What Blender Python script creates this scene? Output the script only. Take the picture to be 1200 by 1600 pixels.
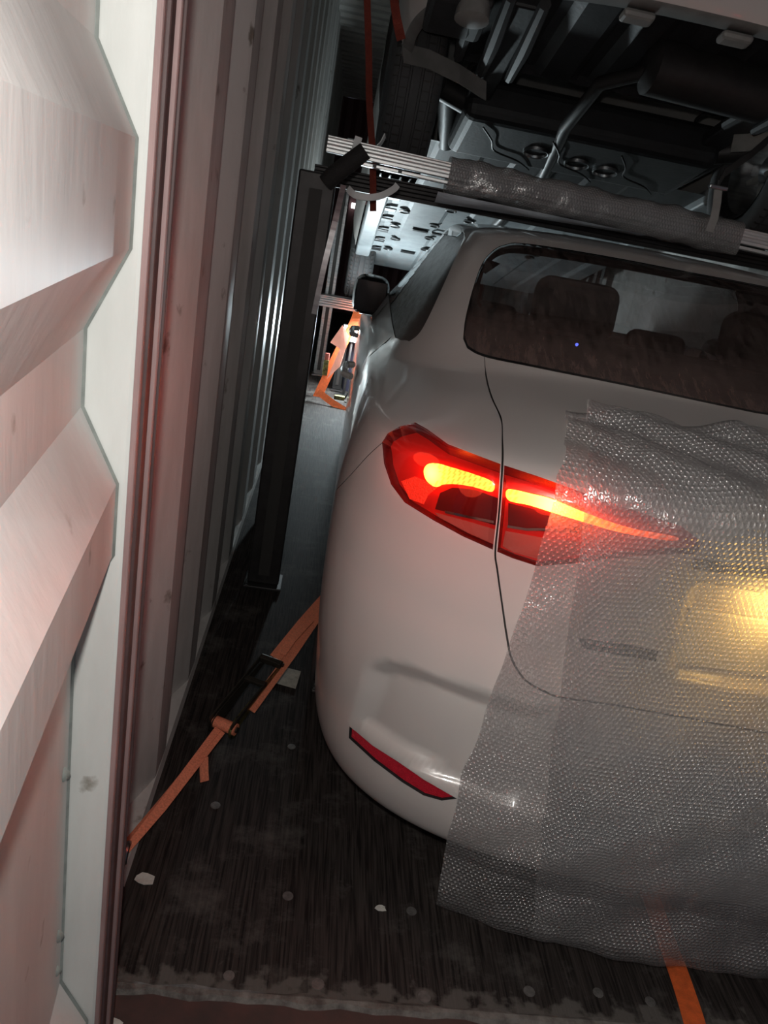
import bpy, bmesh, math, random
import numpy as np
from mathutils import Vector, Matrix
from mathutils.bvhtree import BVHTree
from mathutils.geometry import delaunay_2d_cdt
random.seed(7); rng = np.random.default_rng(7)
scene = bpy.context.scene
COL = scene.collection
for o in list(bpy.data.objects): bpy.data.objects.remove(o)

# ------------------------------------------------------------------ camera
FPX = 1202.0                       # focal length in pixels of the 1200x1600 frame
CAM = np.array([0.0, 0.0, 1.40])   # eye height about the roof of the car
def _dir(x, y):
    v = np.array([x-600.0, -(y-800.0), -FPX]); return v/np.linalg.norm(v)
_Z = -_dir(6, 3900); _Y = _dir(542, 322); _Y = _Y-(_Y@_Z)*_Z; _Y /= np.linalg.norm(_Y); _X = np.cross(_Y, _Z)
ROT = np.array([_X, _Y, _Z])       # camera -> world
cd = bpy.data.cameras.new('camera'); cam = bpy.data.objects.new('camera', cd); COL.objects.link(cam)
cd.sensor_fit = 'VERTICAL'; cd.sensor_height = 36.0; cd.lens = FPX*36.0/1600.0
cd.clip_start = 0.01; cd.clip_end = 60
M4 = Matrix.Identity(4)
for i in range(3):
    for j in range(3): M4[i][j] = ROT[i][j]
    M4[i][3] = CAM[i]
cam.matrix_world = M4
scene.camera = cam
def ray(x, y): return ROT @ np.array([x-600.0, -(y-800.0), -FPX])

# ------------------------------------------------------------------ world, light, exposure
w = bpy.data.worlds.new('world'); scene.world = w; w.use_nodes = True
w.node_tree.nodes['Background'].inputs[0].default_value = (0.75, 0.8, 1.0, 1)
w.node_tree.nodes['Background'].inputs[1].default_value = 0.06
scene.view_settings.view_transform = 'Standard'; scene.view_settings.look = 'None'
scene.view_settings.exposure = 0.0; scene.view_settings.gamma = 1.0
scene.view_settings.use_curve_mapping = False
def point_light(name, loc, power, color, radius, parent=None):
    l = bpy.data.lights.new(name, 'POINT'); l.energy = power; l.color = color; l.shadow_soft_size = radius
    o = bpy.data.objects.new(name, l); COL.objects.link(o); o.location = loc
    if parent: o.parent = parent
    return o
# the phone's flash, just above the lens
point_light('phone_flash', (-0.02, 0.02, 1.46), 29.0, (1.0, 0.965, 0.91), 0.012)
# cool work lamps deep inside the container
point_light('work_light', (0.235, 6.03, 0.50), 95.0, (0.80, 0.95, 1.0), 0.05)

# ------------------------------------------------------------------ materials
MATS = {}
def pmat(name, color, rough=0.5, metal=0.0, noise=0.0, nscale=8.0, stretch=(1,1,1), bump=0.0, bscale=40.0,
         coat=0.0, emit=None, estr=0.0, spec=0.5, color2=None, nlo=0.35, nhi=0.65, detail=6.0):
    if name in MATS: return MATS[name]
    m = bpy.data.materials.new(name); m.use_nodes = True; nt = m.node_tree; b = nt.nodes['Principled BSDF']
    b.inputs['Base Color'].default_value = (*color, 1); b.inputs['Roughness'].default_value = rough
    b.inputs['Metallic'].default_value = metal; b.inputs['Coat Weight'].default_value = coat
    b.inputs['Specular IOR Level'].default_value = spec
    if emit: b.inputs['Emission Color'].default_value = (*emit, 1); b.inputs['Emission Strength'].default_value = estr
    if noise or color2 or bump:
        tc = nt.nodes.new('ShaderNodeTexCoord'); mp = nt.nodes.new('ShaderNodeMapping')
        mp.inputs['Scale'].default_value = stretch; nt.links.new(tc.outputs['Object'], mp.inputs['Vector'])
    if noise or color2:
        n = nt.nodes.new('ShaderNodeTexNoise'); n.inputs['Scale'].default_value = nscale; n.inputs['Detail'].default_value = detail
        n.inputs['Roughness'].default_value = 0.65
        nt.links.new(mp.outputs[0], n.inputs['Vector'])
        r = nt.nodes.new('ShaderNodeValToRGB'); r.color_ramp.elements[0].position = nlo; r.color_ramp.elements[1].position = nhi
        c2 = color2 if color2 else tuple(c*(1-noise) for c in color)
        r.color_ramp.elements[0].color = (*c2, 1); r.color_ramp.elements[1].color = (*color, 1)
        nt.links.new(n.outputs['Fac'], r.inputs['Fac']); nt.links.new(r.outputs['Color'], b.inputs['Base Color'])
    if bump:
        n2 = nt.nodes.new('ShaderNodeTexNoise'); n2.inputs['Scale'].default_value = bscale; n2.inputs['Detail'].default_value = 4
        nt.links.new(mp.outputs[0], n2.inputs['Vector'])
        bp = nt.nodes.new('ShaderNodeBump'); bp.inputs['Strength'].default_value = bump; bp.inputs['Distance'].default_value = 0.01
        nt.links.new(n2.outputs['Fac'], bp.inputs['Height']); nt.links.new(bp.outputs[0], b.inputs['Normal'])
    MATS[name] = m; return m

def wall_mat(name, base, dirt):
    """painted container steel: vertical streaks, smudges, rust freckles"""
    m = pmat(name, base, 0.45, 0.0, color2=dirt, nscale=3.0, stretch=(1.5, 1.5, 0.35), bump=0.08, bscale=30, nlo=0.3, nhi=0.62, detail=9)
    nt = m.node_tree; b = nt.nodes['Principled BSDF']
    tc = nt.nodes.new('ShaderNodeTexCoord')
    sc = nt.nodes.new('ShaderNodeTexNoise'); sc.inputs['Scale'].default_value = 14; sc.inputs['Detail'].default_value = 10
    nt.links.new(tc.outputs['Object'], sc.inputs['Vector'])
    rp = nt.nodes.new('ShaderNodeValToRGB'); rp.color_ramp.elements[0].position = 0.66; rp.color_ramp.elements[1].position = 0.74
    nt.links.new(sc.outputs['Fac'], rp.inputs['Fac'])
    mx = nt.nodes.new('ShaderNodeMix'); mx.data_type = 'RGBA'
    old = b.inputs['Base Color'].links[0].from_socket
    nt.links.new(rp.outputs['Color'], mx.inputs['Factor']); nt.links.new(old, mx.inputs[6]); mx.inputs[7].default_value = (dirt[0]*0.55, dirt[1]*0.5, dirt[2]*0.45, 1)
    nt.links.new(mx.outputs[2], b.inputs['Base Color'])
    return m

M_wall = wall_mat('container_wall_paint', (0.62, 0.61, 0.59), (0.40, 0.39, 0.37))
M_post = wall_mat('corner_post_paint', (0.58, 0.57, 0.55), (0.38, 0.37, 0.35))
M_door = wall_mat('door_paint', (0.74, 0.72, 0.71), (0.58, 0.55, 0.54))
M_doorframe = wall_mat('door_frame_paint', (0.72, 0.74, 0.72), (0.55, 0.57, 0.55))
M_sealant = pmat('sealant', (0.33, 0.36, 0.34), 0.5, noise=0.3, nscale=30)
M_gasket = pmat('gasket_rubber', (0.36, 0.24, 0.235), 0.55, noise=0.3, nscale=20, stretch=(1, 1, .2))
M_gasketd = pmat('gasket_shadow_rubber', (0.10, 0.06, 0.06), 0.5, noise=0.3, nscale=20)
M_ceil = pmat('ceiling_paint', (0.30, 0.29, 0.27), 0.5, noise=0.3, nscale=3)
M_sill = pmat('sill_paint', (0.085, 0.045, 0.04), 0.55, color2=(0.045, 0.034, 0.032), nscale=9, bump=0.15, bscale=60)
M_worn = pmat('worn_steel', (0.20, 0.19, 0.175), 0.6, color2=(0.07, 0.06, 0.055), nscale=25, bump=0.3, bscale=120)
M_paint = pmat('car_paint_white', (0.56, 0.53, 0.505), 0.28, coat=0.6, spec=0.5)
M_black = pmat('black_plastic', (0.012, 0.012, 0.013), 0.4, bump=0.03, bscale=200)
M_trim = pmat('gloss_black_trim', (0.008, 0.008, 0.009), 0.12)
M_gap = pmat('panel_gap', (0.03, 0.028, 0.026), 0.7)
M_chrome = pmat('chrome', (0.75, 0.75, 0.77), 0.12, 1.0)
M_steel = pmat('zinc_steel', (0.42, 0.43, 0.44), 0.32, 1.0, noise=0.35, nscale=20, stretch=(.2, 3, 3))
M_alu = pmat('aluminium_extrusion', (0.78, 0.80, 0.80), 0.42, 0.7, noise=0.25, nscale=12, stretch=(.3, 6, 6))
M_darksteel = pmat('dark_steel', (0.05, 0.047, 0.047), 0.5, 0.6, noise=0.4, nscale=10)
M_rubber = pmat('tyre_rubber', (0.055, 0.055, 0.057), 0.7, bump=0.05, bscale=90)
M_foam = pmat('black_foam', (0.015, 0.014, 0.014), 0.85, bump=0.2, bscale=150)
M_orange = pmat('orange_webbing', (0.86, 0.27, 0.15), 0.75, noise=0.35, nscale=60, stretch=(4, 4, 4), bump=0.25, bscale=300)
M_orange2 = pmat('bright_orange_webbing', (0.85, 0.15, 0.03), 0.7, noise=0.25, nscale=60, bump=0.3, bscale=400)
M_redstrap = pmat('red_webbing', (0.20, 0.028, 0.014), 0.8, noise=0.3, nscale=40, bump=0.2, bscale=250)
M_yzinc = pmat('yellow_zinc', (0.30, 0.27, 0.10), 0.35, 0.8, color2=(0.06, 0.055, 0.03), nscale=35, nlo=.4, nhi=.6)
M_darkzinc = pmat('dark_ratchet_steel', (0.06, 0.055, 0.045), 0.45, 0.6, noise=0.4, nscale=40)
M_white = pmat('white_plastic', (0.72, 0.74, 0.74), 0.45)
M_paper = pmat('paper', (0.62, 0.61, 0.56), 0.8, noise=0.2, nscale=60)
M_label = pmat('printed_label', (0.50, 0.46, 0.38), 0.7, noise=0.4, nscale=40)
M_under = pmat('underbody_black', (0.016, 0.016, 0.018), 0.55, noise=0.5, nscale=9, bump=0.1, bscale=60)
M_ecoat = pmat('underbody_grey_coat', (0.24, 0.26, 0.27), 0.5, noise=0.3, nscale=7)
M_liner = pmat('wheel_liner', (0.035, 0.035, 0.037), 0.6, noise=0.4, nscale=10)
M_dirtyw = pmat('dusty_white_plastic', (0.25, 0.25, 0.24), 0.5, noise=0.3, nscale=9)
M_seat = pmat('dark_seat_fabric', (0.018, 0.016, 0.016), 0.9)
M_screw = pmat('screw_head', (0.22, 0.21, 0.20), 0.5, 0.5, noise=0.4, nscale=80)
M_maroon = pmat('maroon_board', (0.09, 0.03, 0.035), 0.6, noise=0.4, nscale=4, stretch=(1, 1, .3))
M_navy = pmat('dark_navy_cover', (0.020, 0.016, 0.035), 0.8, noise=0.3, nscale=12)
M_pink = pmat('salmon_cloth', (0.95, 0.38, 0.28), 0.8, noise=0.15, nscale=12)

def floor_mat():
    m = bpy.data.materials.new('dirty_plywood'); m.use_nodes = True; nt = m.node_tree; b = nt.nodes['Principled BSDF']
    N = nt.nodes.new; L = nt.links.new
    tc = N('ShaderNodeTexCoord')
    mp = N('ShaderNodeMapping'); mp.inputs['Scale'].default_value = (120, 4, 1); mp.inputs['Rotation'].default_value = (0, 0, 0.03); L(tc.outputs['Object'], mp.inputs[0])
    g = N('ShaderNodeTexNoise'); g.inputs['Scale'].default_value = 1.6; g.inputs['Detail'].default_value = 8; g.inputs['Distortion'].default_value = 0.6; L(mp.outputs[0], g.inputs[0])
    gr = N('ShaderNodeValToRGB'); gr.color_ramp.elements[0].position = .36; gr.color_ramp.elements[1].position = .66
    gr.color_ramp.elements[0].color = (0.012, 0.0095, 0.009, 1); gr.color_ramp.elements[1].color = (0.05, 0.041, 0.037, 1); L(g.outputs['Fac'], gr.inputs[0])
    d = N('ShaderNodeTexNoise'); d.inputs['Scale'].default_value = 5.5; d.inputs['Detail'].default_value = 11; d.inputs['Roughness'].default_value = .72; L(tc.outputs['Object'], d.inputs[0])
    dr = N('ShaderNodeValToRGB'); dr.color_ramp.elements[0].position = .52; dr.color_ramp.elements[1].position = .74; L(d.outputs['Fac'], dr.inputs[0])
    # worn band of dust along the steel sill (ragged)
    sx = N('ShaderNodeSeparateXYZ'); L(tc.outputs['Object'], sx.inputs[0])
    mr = N('ShaderNodeMapRange'); mr.inputs[1].default_value = 1.115; mr.inputs[2].default_value = 1.03; L(sx.outputs['Y'], mr.inputs[0])
    d2 = N('ShaderNodeTexNoise'); d2.inputs['Scale'].default_value = 26; d2.inputs['Detail'].default_value = 8; L(tc.outputs['Object'], d2.inputs[0])
    ad = N('ShaderNodeMath'); ad.operation = 'MULTIPLY_ADD'; ad.inputs[1].default_value = .42; L(mr.outputs[0], ad.inputs[0]); L(d2.outputs['Fac'], ad.inputs[2])
    r2 = N('ShaderNodeValToRGB'); r2.color_ramp.elements[0].position = .74; r2.color_ramp.elements[1].position = .86; L(ad.outputs[0], r2.inputs[0])
    mxm = N('ShaderNodeMath'); mxm.operation = 'MAXIMUM'; L(dr.outputs[0], mxm.inputs[0]); L(r2.outputs[0], mxm.inputs[1])
    ms = N('ShaderNodeMath'); ms.operation = 'MULTIPLY'; ms.inputs[1].default_value = .75; L(mxm.outputs[0], ms.inputs[0])
    mx = N('ShaderNodeMix'); mx.data_type = 'RGBA'; L(ms.outputs[0], mx.inputs['Factor']); L(gr.outputs[0], mx.inputs[6]); mx.inputs[7].default_value = (0.13, 0.12, 0.11, 1)
    L(mx.outputs[2], b.inputs['Base Color']); b.inputs['Roughness'].default_value = .8; b.inputs['Specular IOR Level'].default_value = .15
    bp = N('ShaderNodeBump'); bp.inputs['Strength'].default_value = .35; bp.inputs['Distance'].default_value = .004; L(g.outputs['Fac'], bp.inputs['Height']); L(bp.outputs[0], b.inputs['Normal'])
    return m
M_floor = floor_mat()

def schlick(nt):
    """thin-pane reflectance, the same from both sides"""
    N = nt.nodes.new; L = nt.links.new; g = N('ShaderNodeNewGeometry'); d = N('ShaderNodeVectorMath'); d.operation = 'DOT_PRODUCT'
    L(g.outputs['Normal'], d.inputs[0]); L(g.outputs['Incoming'], d.inputs[1])
    a = N('ShaderNodeMath'); a.operation = 'ABSOLUTE'; L(d.outputs['Value'], a.inputs[0])
    s = N('ShaderNodeMath'); s.operation = 'SUBTRACT'; s.inputs[0].default_value = 1.0; L(a.outputs[0], s.inputs[1])
    p = N('ShaderNodeMath'); p.operation = 'POWER'; p.inputs[1].default_value = 5.0; L(s.outputs[0], p.inputs[0])
    m = N('ShaderNodeMath'); m.operation = 'MULTIPLY_ADD'; m.inputs[1].default_value = .90; m.inputs[2].default_value = .05; L(p.outputs[0], m.inputs[0]); return m
def glass_mat(name, tint, dust, refl_rough=0.03, opacity=0.35):
    """tinted car glass: see-through tint + sharp reflection + a film of dust or muting colour"""
    m = bpy.data.materials.new(name); m.use_nodes = True; nt = m.node_tree; nt.nodes.clear(); N = nt.nodes.new; L = nt.links.new
    out = N('ShaderNodeOutputMaterial'); t = N('ShaderNodeBsdfTransparent'); t.inputs[0].default_value = (*tint, 1)
    gl = N('ShaderNodeBsdfGlossy'); gl.inputs['Roughness'].default_value = refl_rough
    fr = schlick(nt)
    m1 = N('ShaderNodeMixShader'); L(fr.outputs[0], m1.inputs[0]); L(t.outputs[0], m1.inputs[1]); L(gl.outputs[0], m1.inputs[2])
    df = N('ShaderNodeBsdfDiffuse'); df.inputs[0].default_value = (*dust, 1)
    tc = N('ShaderNodeTexCoord'); mp = N('ShaderNodeMapping'); mp.inputs['Scale'].default_value = (26, 5, 5); mp.inputs['Rotation'].default_value = (0, 0.5, 0); L(tc.outputs['Object'], mp.inputs[0])
    n = N('ShaderNodeTexNoise'); n.inputs['Scale'].default_value = 2.2; n.inputs['Detail'].default_value = 9; n.inputs['Roughness'].default_value = .75; L(mp.outputs[0], n.inputs[0])
    sx = N('ShaderNodeSeparateXYZ'); L(tc.outputs['Object'], sx.inputs[0])
    mr = N('ShaderNodeMapRange'); mr.inputs[1].default_value = 1.24; mr.inputs[2].default_value = 1.12; mr.inputs[3].default_value = 0.0; mr.inputs[4].default_value = .40; L(sx.outputs['Z'], mr.inputs[0])
    ad = N('ShaderNodeMath'); L(n.outputs['Fac'], ad.inputs[0]); L(mr.outputs[0], ad.inputs[1])
    r = N('ShaderNodeMapRange'); r.inputs[1].default_value = .42; r.inputs[2].default_value = .95; r.inputs[3].default_value = .04; r.inputs[4].default_value = opacity; L(ad.outputs[0], r.inputs[0])
    m2 = N('ShaderNodeMixShader'); L(r.outputs[0], m2.inputs[0]); L(m1.outputs[0], m2.inputs[1]); L(df.outputs[0], m2.inputs[2]); L(m2.outputs[0], out.inputs[0])
    return m
M_rglass = glass_mat('rear_glass', (0.36, 0.33, 0.33), (0.27, 0.19, 0.17), opacity=.50)
M_sglass = glass_mat('tinted_side_glass', (0.05, 0.045, 0.045), (0.13, 0.11, 0.10), refl_rough=.3, opacity=.75)  # dark film here is added colour that mutes the pane's reflections
M_fglass = glass_mat('front_side_glass', (0.75, 0.77, 0.77), (0.25, 0.22, 0.20), opacity=.06)
M_wglass = glass_mat('windscreen_glass', (0.8, 0.85, 0.85), (0.3, 0.3, 0.3), opacity=.05)

def lens_mat():
    m = bpy.data.materials.new('red_lamp_lens'); m.use_nodes = True; nt = m.node_tree; nt.nodes.clear(); N = nt.nodes.new; L = nt.links.new
    out = N('ShaderNodeOutputMaterial'); t = N('ShaderNodeBsdfTransparent'); t.inputs[0].default_value = (0.98, 0.72, 0.66, 1)
    gl = N('ShaderNodeBsdfGlossy'); gl.inputs['Roughness'].default_value = .06
    fr = schlick(nt)
    m1 = N('ShaderNodeMixShader'); L(fr.outputs[0], m1.inputs[0]); L(t.outputs[0], m1.inputs[1]); L(gl.outputs[0], m1.inputs[2]); L(m1.outputs[0], out.inputs[0])
    return m
M_lens = lens_mat()
def led_mat():
    m = bpy.data.materials.new('led_light_bar'); m.use_nodes = True; nt = m.node_tree; nt.nodes.clear(); N = nt.nodes.new; L = nt.links.new
    out = N('ShaderNodeOutputMaterial'); e = N('ShaderNodeEmission'); e.inputs[0].default_value = (1.0, 0.12, 0.012, 1)
    a = N('ShaderNodeAttribute'); a.attribute_name = 'hot'; L(a.outputs['Fac'], e.inputs[1]); L(e.outputs[0], out.inputs[0])
    return m
M_led = led_mat()
M_lampred = pmat('lamp_red_housing', (0.38, 0.012, 0.010), 0.35, emit=(1.0, 0.03, 0.02), estr=0.10)
M_lampglow = pmat('lamp_lit_red_reflector', (0.6, 0.02, 0.012), 0.3, emit=(1.0, 0.05, 0.02), estr=0.55, bump=.8, bscale=260)
M_lampdark = pmat('lamp_dark_chamber', (0.07, 0.008, 0.009), 0.25)
M_lampgrey = pmat('lamp_smoked_lip', (0.34, 0.15, 0.14), 0.25)
M_reflex = pmat('red_reflex_prism', (1.0, 0.02, 0.06), 0.35, 0.0, color2=(0.75, 0.008, 0.025), nscale=300, nlo=.3, nhi=.6, bump=1.0, bscale=500, emit=None)

def wrap_mat(name, a=0.0095, alpha=0.38, white=0.58):
    """clear bubble wrap: hexagonal rows of raised bubbles on a hazy film (uv in metres)"""
    m = bpy.data.materials.new(name); m.use_nodes = True; nt = m.node_tree; nt.nodes.clear(); N = nt.nodes.new; L = nt.links.new
    out = N('ShaderNodeOutputMaterial'); uv = N('ShaderNodeUVMap')
    def lattice(off):
        ad = N('ShaderNodeVectorMath'); ad.operation = 'ADD'; ad.inputs[1].default_value = off; L(uv.outputs[0], ad.inputs[0])
        dv = N('ShaderNodeVectorMath'); dv.operation = 'DIVIDE'; dv.inputs[1].default_value = (a, a*1.732, 1); L(ad.outputs[0], dv.inputs[0])
        fr = N('ShaderNodeVectorMath'); fr.operation = 'FRACTION'; L(dv.outputs[0], fr.inputs[0])
        sb = N('ShaderNodeVectorMath'); sb.operation = 'SUBTRACT'; sb.inputs[1].default_value = (.5, .5, 0); L(fr.outputs[0], sb.inputs[0])
        ml = N('ShaderNodeVectorMath'); ml.operation = 'MULTIPLY'; ml.inputs[1].default_value = (1, 1.732, 0); L(sb.outputs[0], ml.inputs[0])
        ln = N('ShaderNodeVectorMath'); ln.operation = 'LENGTH'; L(ml.outputs[0], ln.inputs[0]); return ln.outputs['Value']
    mn = N('ShaderNodeMath'); mn.operation = 'MINIMUM'; L(lattice((0, 0, 0)), mn.inputs[0]); L(lattice((a/2, a*.866, 0)), mn.inputs[1])
    h = N('ShaderNodeMapRange'); h.interpolation_type = 'SMOOTHSTEP'; h.inputs[1].default_value = .46; h.inputs[2].default_value = .22; L(mn.outputs[0], h.inputs[0])
    wn = N('ShaderNodeTexNoise'); wn.inputs['Scale'].default_value = 90; wn.inputs['Detail'].default_value = 3; L(uv.outputs[0], wn.inputs[0])
    hh = N('ShaderNodeMath'); hh.operation = 'MULTIPLY_ADD'; hh.inputs[1].default_value = 1.1; L(wn.outputs['Fac'], hh.inputs[0]); L(h.outputs[0], hh.inputs[2])
    bp = N('ShaderNodeBump'); bp.inputs['Strength'].default_value = .75; bp.inputs['Distance'].default_value = .003; L(hh.outputs[0], bp.inputs['Height'])
    tr = N('ShaderNodeBsdfTransparent'); tr.inputs[0].default_value = (.97, .97, .97, 1)
    df = N('ShaderNodeBsdfDiffuse'); df.inputs[0].default_value = (white, white*.985, white*.97, 1); L(bp.outputs[0], df.inputs['Normal'])
    tl = N('ShaderNodeBsdfTranslucent'); tl.inputs[0].default_value = (white, white, white, 1)
    md = N('ShaderNodeMixShader'); md.inputs[0].default_value = .4; L(df.outputs[0], md.inputs[1]); L(tl.outputs[0], md.inputs[2])
    # bubble rims look denser than the film between them
    rim = N('ShaderNodeMapRange'); rim.inputs[1].default_value = .20; rim.inputs[2].default_value = .42; rim.inputs[3].default_value = alpha*1.05; rim.inputs[4].default_value = alpha*.92; L(mn.outputs[0], rim.inputs[0])
    m1 = N('ShaderNodeMixShader'); L(rim.outputs[0], m1.inputs[0]); L(tr.outputs[0], m1.inputs[1]); L(md.outputs[0], m1.inputs[2])
    gl = N('ShaderNodeBsdfGlossy'); gl.inputs['Roughness'].default_value = .22; L(bp.outputs[0], gl.inputs['Normal'])
    m2 = N('ShaderNodeMixShader'); m2.inputs[0].default_value = .17; L(m1.outputs[0], m2.inputs[1]); L(gl.outputs[0], m2.inputs[2]); L(m2.outputs[0], out.inputs[0])
    return m
M_wrap = wrap_mat('bubble_wrap_film')
M_wrap2 = wrap_mat('bubble_wrap_sleeve_film', alpha=.72, white=.30)

# ------------------------------------------------------------------ mesh helpers
def link(o, parent=None):
    COL.objects.link(o)
    if parent is not None: o.parent = parent
    return o
def obj(name, verts, faces, mat, parent=None, smooth=False, uvs=None):
    me = bpy.data.meshes.new(name); me.from_pydata([tuple(map(float, v)) for v in verts], [], [tuple(int(i) for i in f) for f in faces]); me.update()
    me.materials.append(mat)
    if smooth: me.polygons.foreach_set('use_smooth', [True]*len(me.polygons))
    if uvs is not None:
        ul = me.uv_layers.new(name='UVMap')
        for lp in me.loops: ul.data[lp.index].uv = uvs[lp.vertex_index]
    return link(bpy.data.objects.new(name, me), parent)
def tag(o, label, cat, group=None):
    o['label'] = label; o['category'] = cat
    if group: o['group'] = group
    return o
def struct(o, label=None):
    o['kind'] = 'structure'
    if label: o['label'] = label
    return o
def empty(name, loc=(0, 0, 0), label=None, cat=None, group=None):
    e = bpy.data.objects.new(name, None); e.empty_display_size = .1; link(e); e.location = loc
    if label: tag(e, label, cat, group)
    return e
class MB:
    def __init__(s): s.v = []; s.f = []
    def add(s, v, f):
        b = len(s.v); s.v += [tuple(p) for p in v]; s.f += [tuple(i+b for i in q) for q in f]; return s
    def box(s, lo, hi, M=None):
        x0, y0, z0 = lo; x1, y1, z1 = hi
        v = [(x0,y0,z0),(x1,y0,z0),(x1,y1,z0),(x0,y1,z0),(x0,y0,z1),(x1,y0,z1),(x1,y1,z1),(x0,y1,z1)]
        if M is not None: v = [tuple(M @ Vector(p)) for p in v]
        return s.add(v, [(0,3,2,1),(4,5,6,7),(0,1,5,4),(1,2,6,5),(2,3,7,6),(3,0,4,7)])
    def tube(s, pts, r, n=10, cap=True):
        pts = [Vector(p) for p in pts]; rs = r if isinstance(r, (list, tuple)) else [r]*len(pts); rings = []; prev = None
        for i, p in enumerate(pts):
            d = (pts[min(i+1, len(pts)-1)]-pts[max(i-1, 0)]).normalized()
            u = prev if prev is not None else (Vector((0, 0, 1)) if abs(d.z) < .9 else Vector((1, 0, 0)))
            u = (u-d*u.dot(d)).normalized(); prev = u; q = d.cross(u)
            rings.append([p+(u*math.cos(2*math.pi*k/n)+q*math.sin(2*math.pi*k/n))*rs[i] for k in range(n)])
        v = [q for rg in rings for q in rg]; f = []
        for i in range(len(pts)-1):
            for k in range(n): f.append((i*n+k, i*n+(k+1) % n, (i+1)*n+(k+1) % n, (i+1)*n+k))
        if cap: f.append(tuple(range(n-1, -1, -1))); f.append(tuple((len(pts)-1)*n+k for k in range(n)))
        return s.add(v, f)
    def lathe(s, prof, centre, axis='x', n=40, arc=None):
        """profile of (along axis, radius)"""
        c = Vector(centre); v = []; f = []
        for a, r in prof:
            for k in range(n):
                t = 2*math.pi*k/n if arc is None else arc[0]+(arc[1]-arc[0])*k/(n-1); p = (a, r*math.cos(t), r*math.sin(t))
                if axis == 'y': p = (p[1], p[0], p[2])
                if axis == 'z': p = (p[1], p[2], p[0])
                v.append(tuple(c+Vector(p)))
        for i in range(len(prof)-1):
            for k in range(n if arc is None else n-1): f.append((i*n+k, i*n+(k+1) % n, (i+1)*n+(k+1) % n, (i+1)*n+k))
        return s.add(v, f)
    def ribbon(s, pts, width, thick, across):
        """flat strap along pts; across = width direction(s)"""
        pts = [Vector(p) for p in pts]; v = []; f = []; n = len(pts)
        for i, p in enumerate(pts):
            d = (pts[min(i+1, n-1)]-pts[max(i-1, 0)]).normalized()
            a = Vector(across[i] if isinstance(across, list) else across); a = (a-d*a.dot(d)).normalized(); nn = d.cross(a)
            wd = width[i] if isinstance(width, list) else width
            v += [p+a*wd/2+nn*thick/2, p-a*wd/2+nn*thick/2, p-a*wd/2-nn*thick/2, p+a*wd/2-nn*thick/2]
        for i in range(n-1):
            for k in range(4): f.append((4*i+k, 4*i+(k+1) % 4, 4*i+4+(k+1) % 4, 4*i+4+k))
        f += [(3, 2, 1, 0), (4*n-4, 4*n-3, 4*n-2, 4*n-1)]
        return s.add(v, f)
    def build(s, name, mat, parent=None, smooth=False, bevel=0.0, seg=2):
        o = obj(name, s.v, s.f, mat, parent, smooth)
        bm = bmesh.new(); bm.from_mesh(o.data); bmesh.ops.recalc_face_normals(bm, faces=bm.faces); bm.to_mesh(o.data); bm.free()
        if bevel:
            b = o.modifiers.new('bevel', 'BEVEL'); b.width = bevel; b.segments = seg; b.limit_method = 'ANGLE'; b.angle_limit = .6
        if smooth:
            try: o.data.set_sharp_from_angle(angle=0.7)
            except Exception: pass
        return o
def copy_tree(o, parent=None):
    c = o.copy(); COL.objects.link(c)
    if parent is not None: c.parent = parent
    for ch in list(o.children):
        if ch.name in COL.objects: copy_tree(ch, c)
    return c

WX0, WX1, WYF, CEIL = -0.26, 2.09, 11.2, 2.70
# ================================================================== SETTING
fb = MB(); fb.box((WX0-.06, 1.03, -.03), (WX1+.06, WYF+.1, 0)); fl = struct(fb.build('floor', M_floor), 'dark scuffed plywood container floor')
for (x, y) in [(.095, 1.256), (.369, 1.247), (.379, 1.05), (-.005, 1.06), (.168, 1.058), (.60, 1.08), (.75, 1.09), (1.02, 1.20), (.36, 1.9), (-.1, 1.5), (.86, 1.08), (.07, 1.75)]:
    r = .011+.003*random.random()
    MB().lathe([(0, r), (.0012, r*.97), (.0016, r*.6), (.0010, .0005)], (x, y, .0), 'z', 14).build('screw', M_screw, fl, True)
# steel sill in front of the plywood
sb = MB(); sb.box((WX0-.06, .80, -.035), (WX1+.06, 1.022, -.004)); si = struct(sb.build('trim_1', M_sill, bevel=.004), 'maroon painted steel door sill')
lip = MB(); n = 70
xs = np.linspace(WX0-.02, WX1+.05, n); v = []; f = []
for i, x in enumerate(xs):
    j = .003*math.sin(i*1.9)+.002*math.sin(i*5.1)
    v += [(x, 1.010+j, -.004), (x, 1.016+j, .004), (x, 1.026, .005), (x, 1.033-j, .001)]
for i in range(n-1):
    for k in range(3): f.append((4*i+k, 4*i+4+k, 4*i+5+k, 4*i+1+k))
obj('worn_edge', v, f, M_worn, si)

# corrugated side walls (vertical folds)
def corrugated(y0, y1, side, per=.42, first=1.66):
    """polyline (y, inset) of the folds; proud flats end at first+k*per"""
    pts = [(y0, 0.0)]
    k0 = math.floor((y0-first)/per)
    k = k0
    while True:
        e = first+k*per
        for dy, ins in ((-.11, 0), (0, 0), (.085, .042), (.20, .042), (.31, 0)):
            if y0 < e+dy < y1: pts.append((e+dy, ins))
        if e > y1: break
        k += 1
    pts.append((y1, 0.0)); return pts
def side_wall(name, X, sgn, y0, label):
    P = corrugated(y0, WYF, sgn); v = []; f = []
    for (y, ins) in P: v += [(X-sgn*ins, y, -.02), (X-sgn*ins, y, CEIL)]
    for i in range(len(P)-1): f.append((2*i, 2*i+1, 2*i+3, 2*i+2))
    m = MB().add(v, f); o = m.build(name, M_wall); s = o.modifiers.new('solid', 'SOLIDIFY'); s.thickness = .004
    b = o.modifiers.new('bevel', 'BEVEL'); b.width = .012; b.segments = 3
    return struct(o, label)
side_wall('wall_left', WX0, 1, 1.24, 'grey corrugated steel container side wall beside the car')
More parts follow.
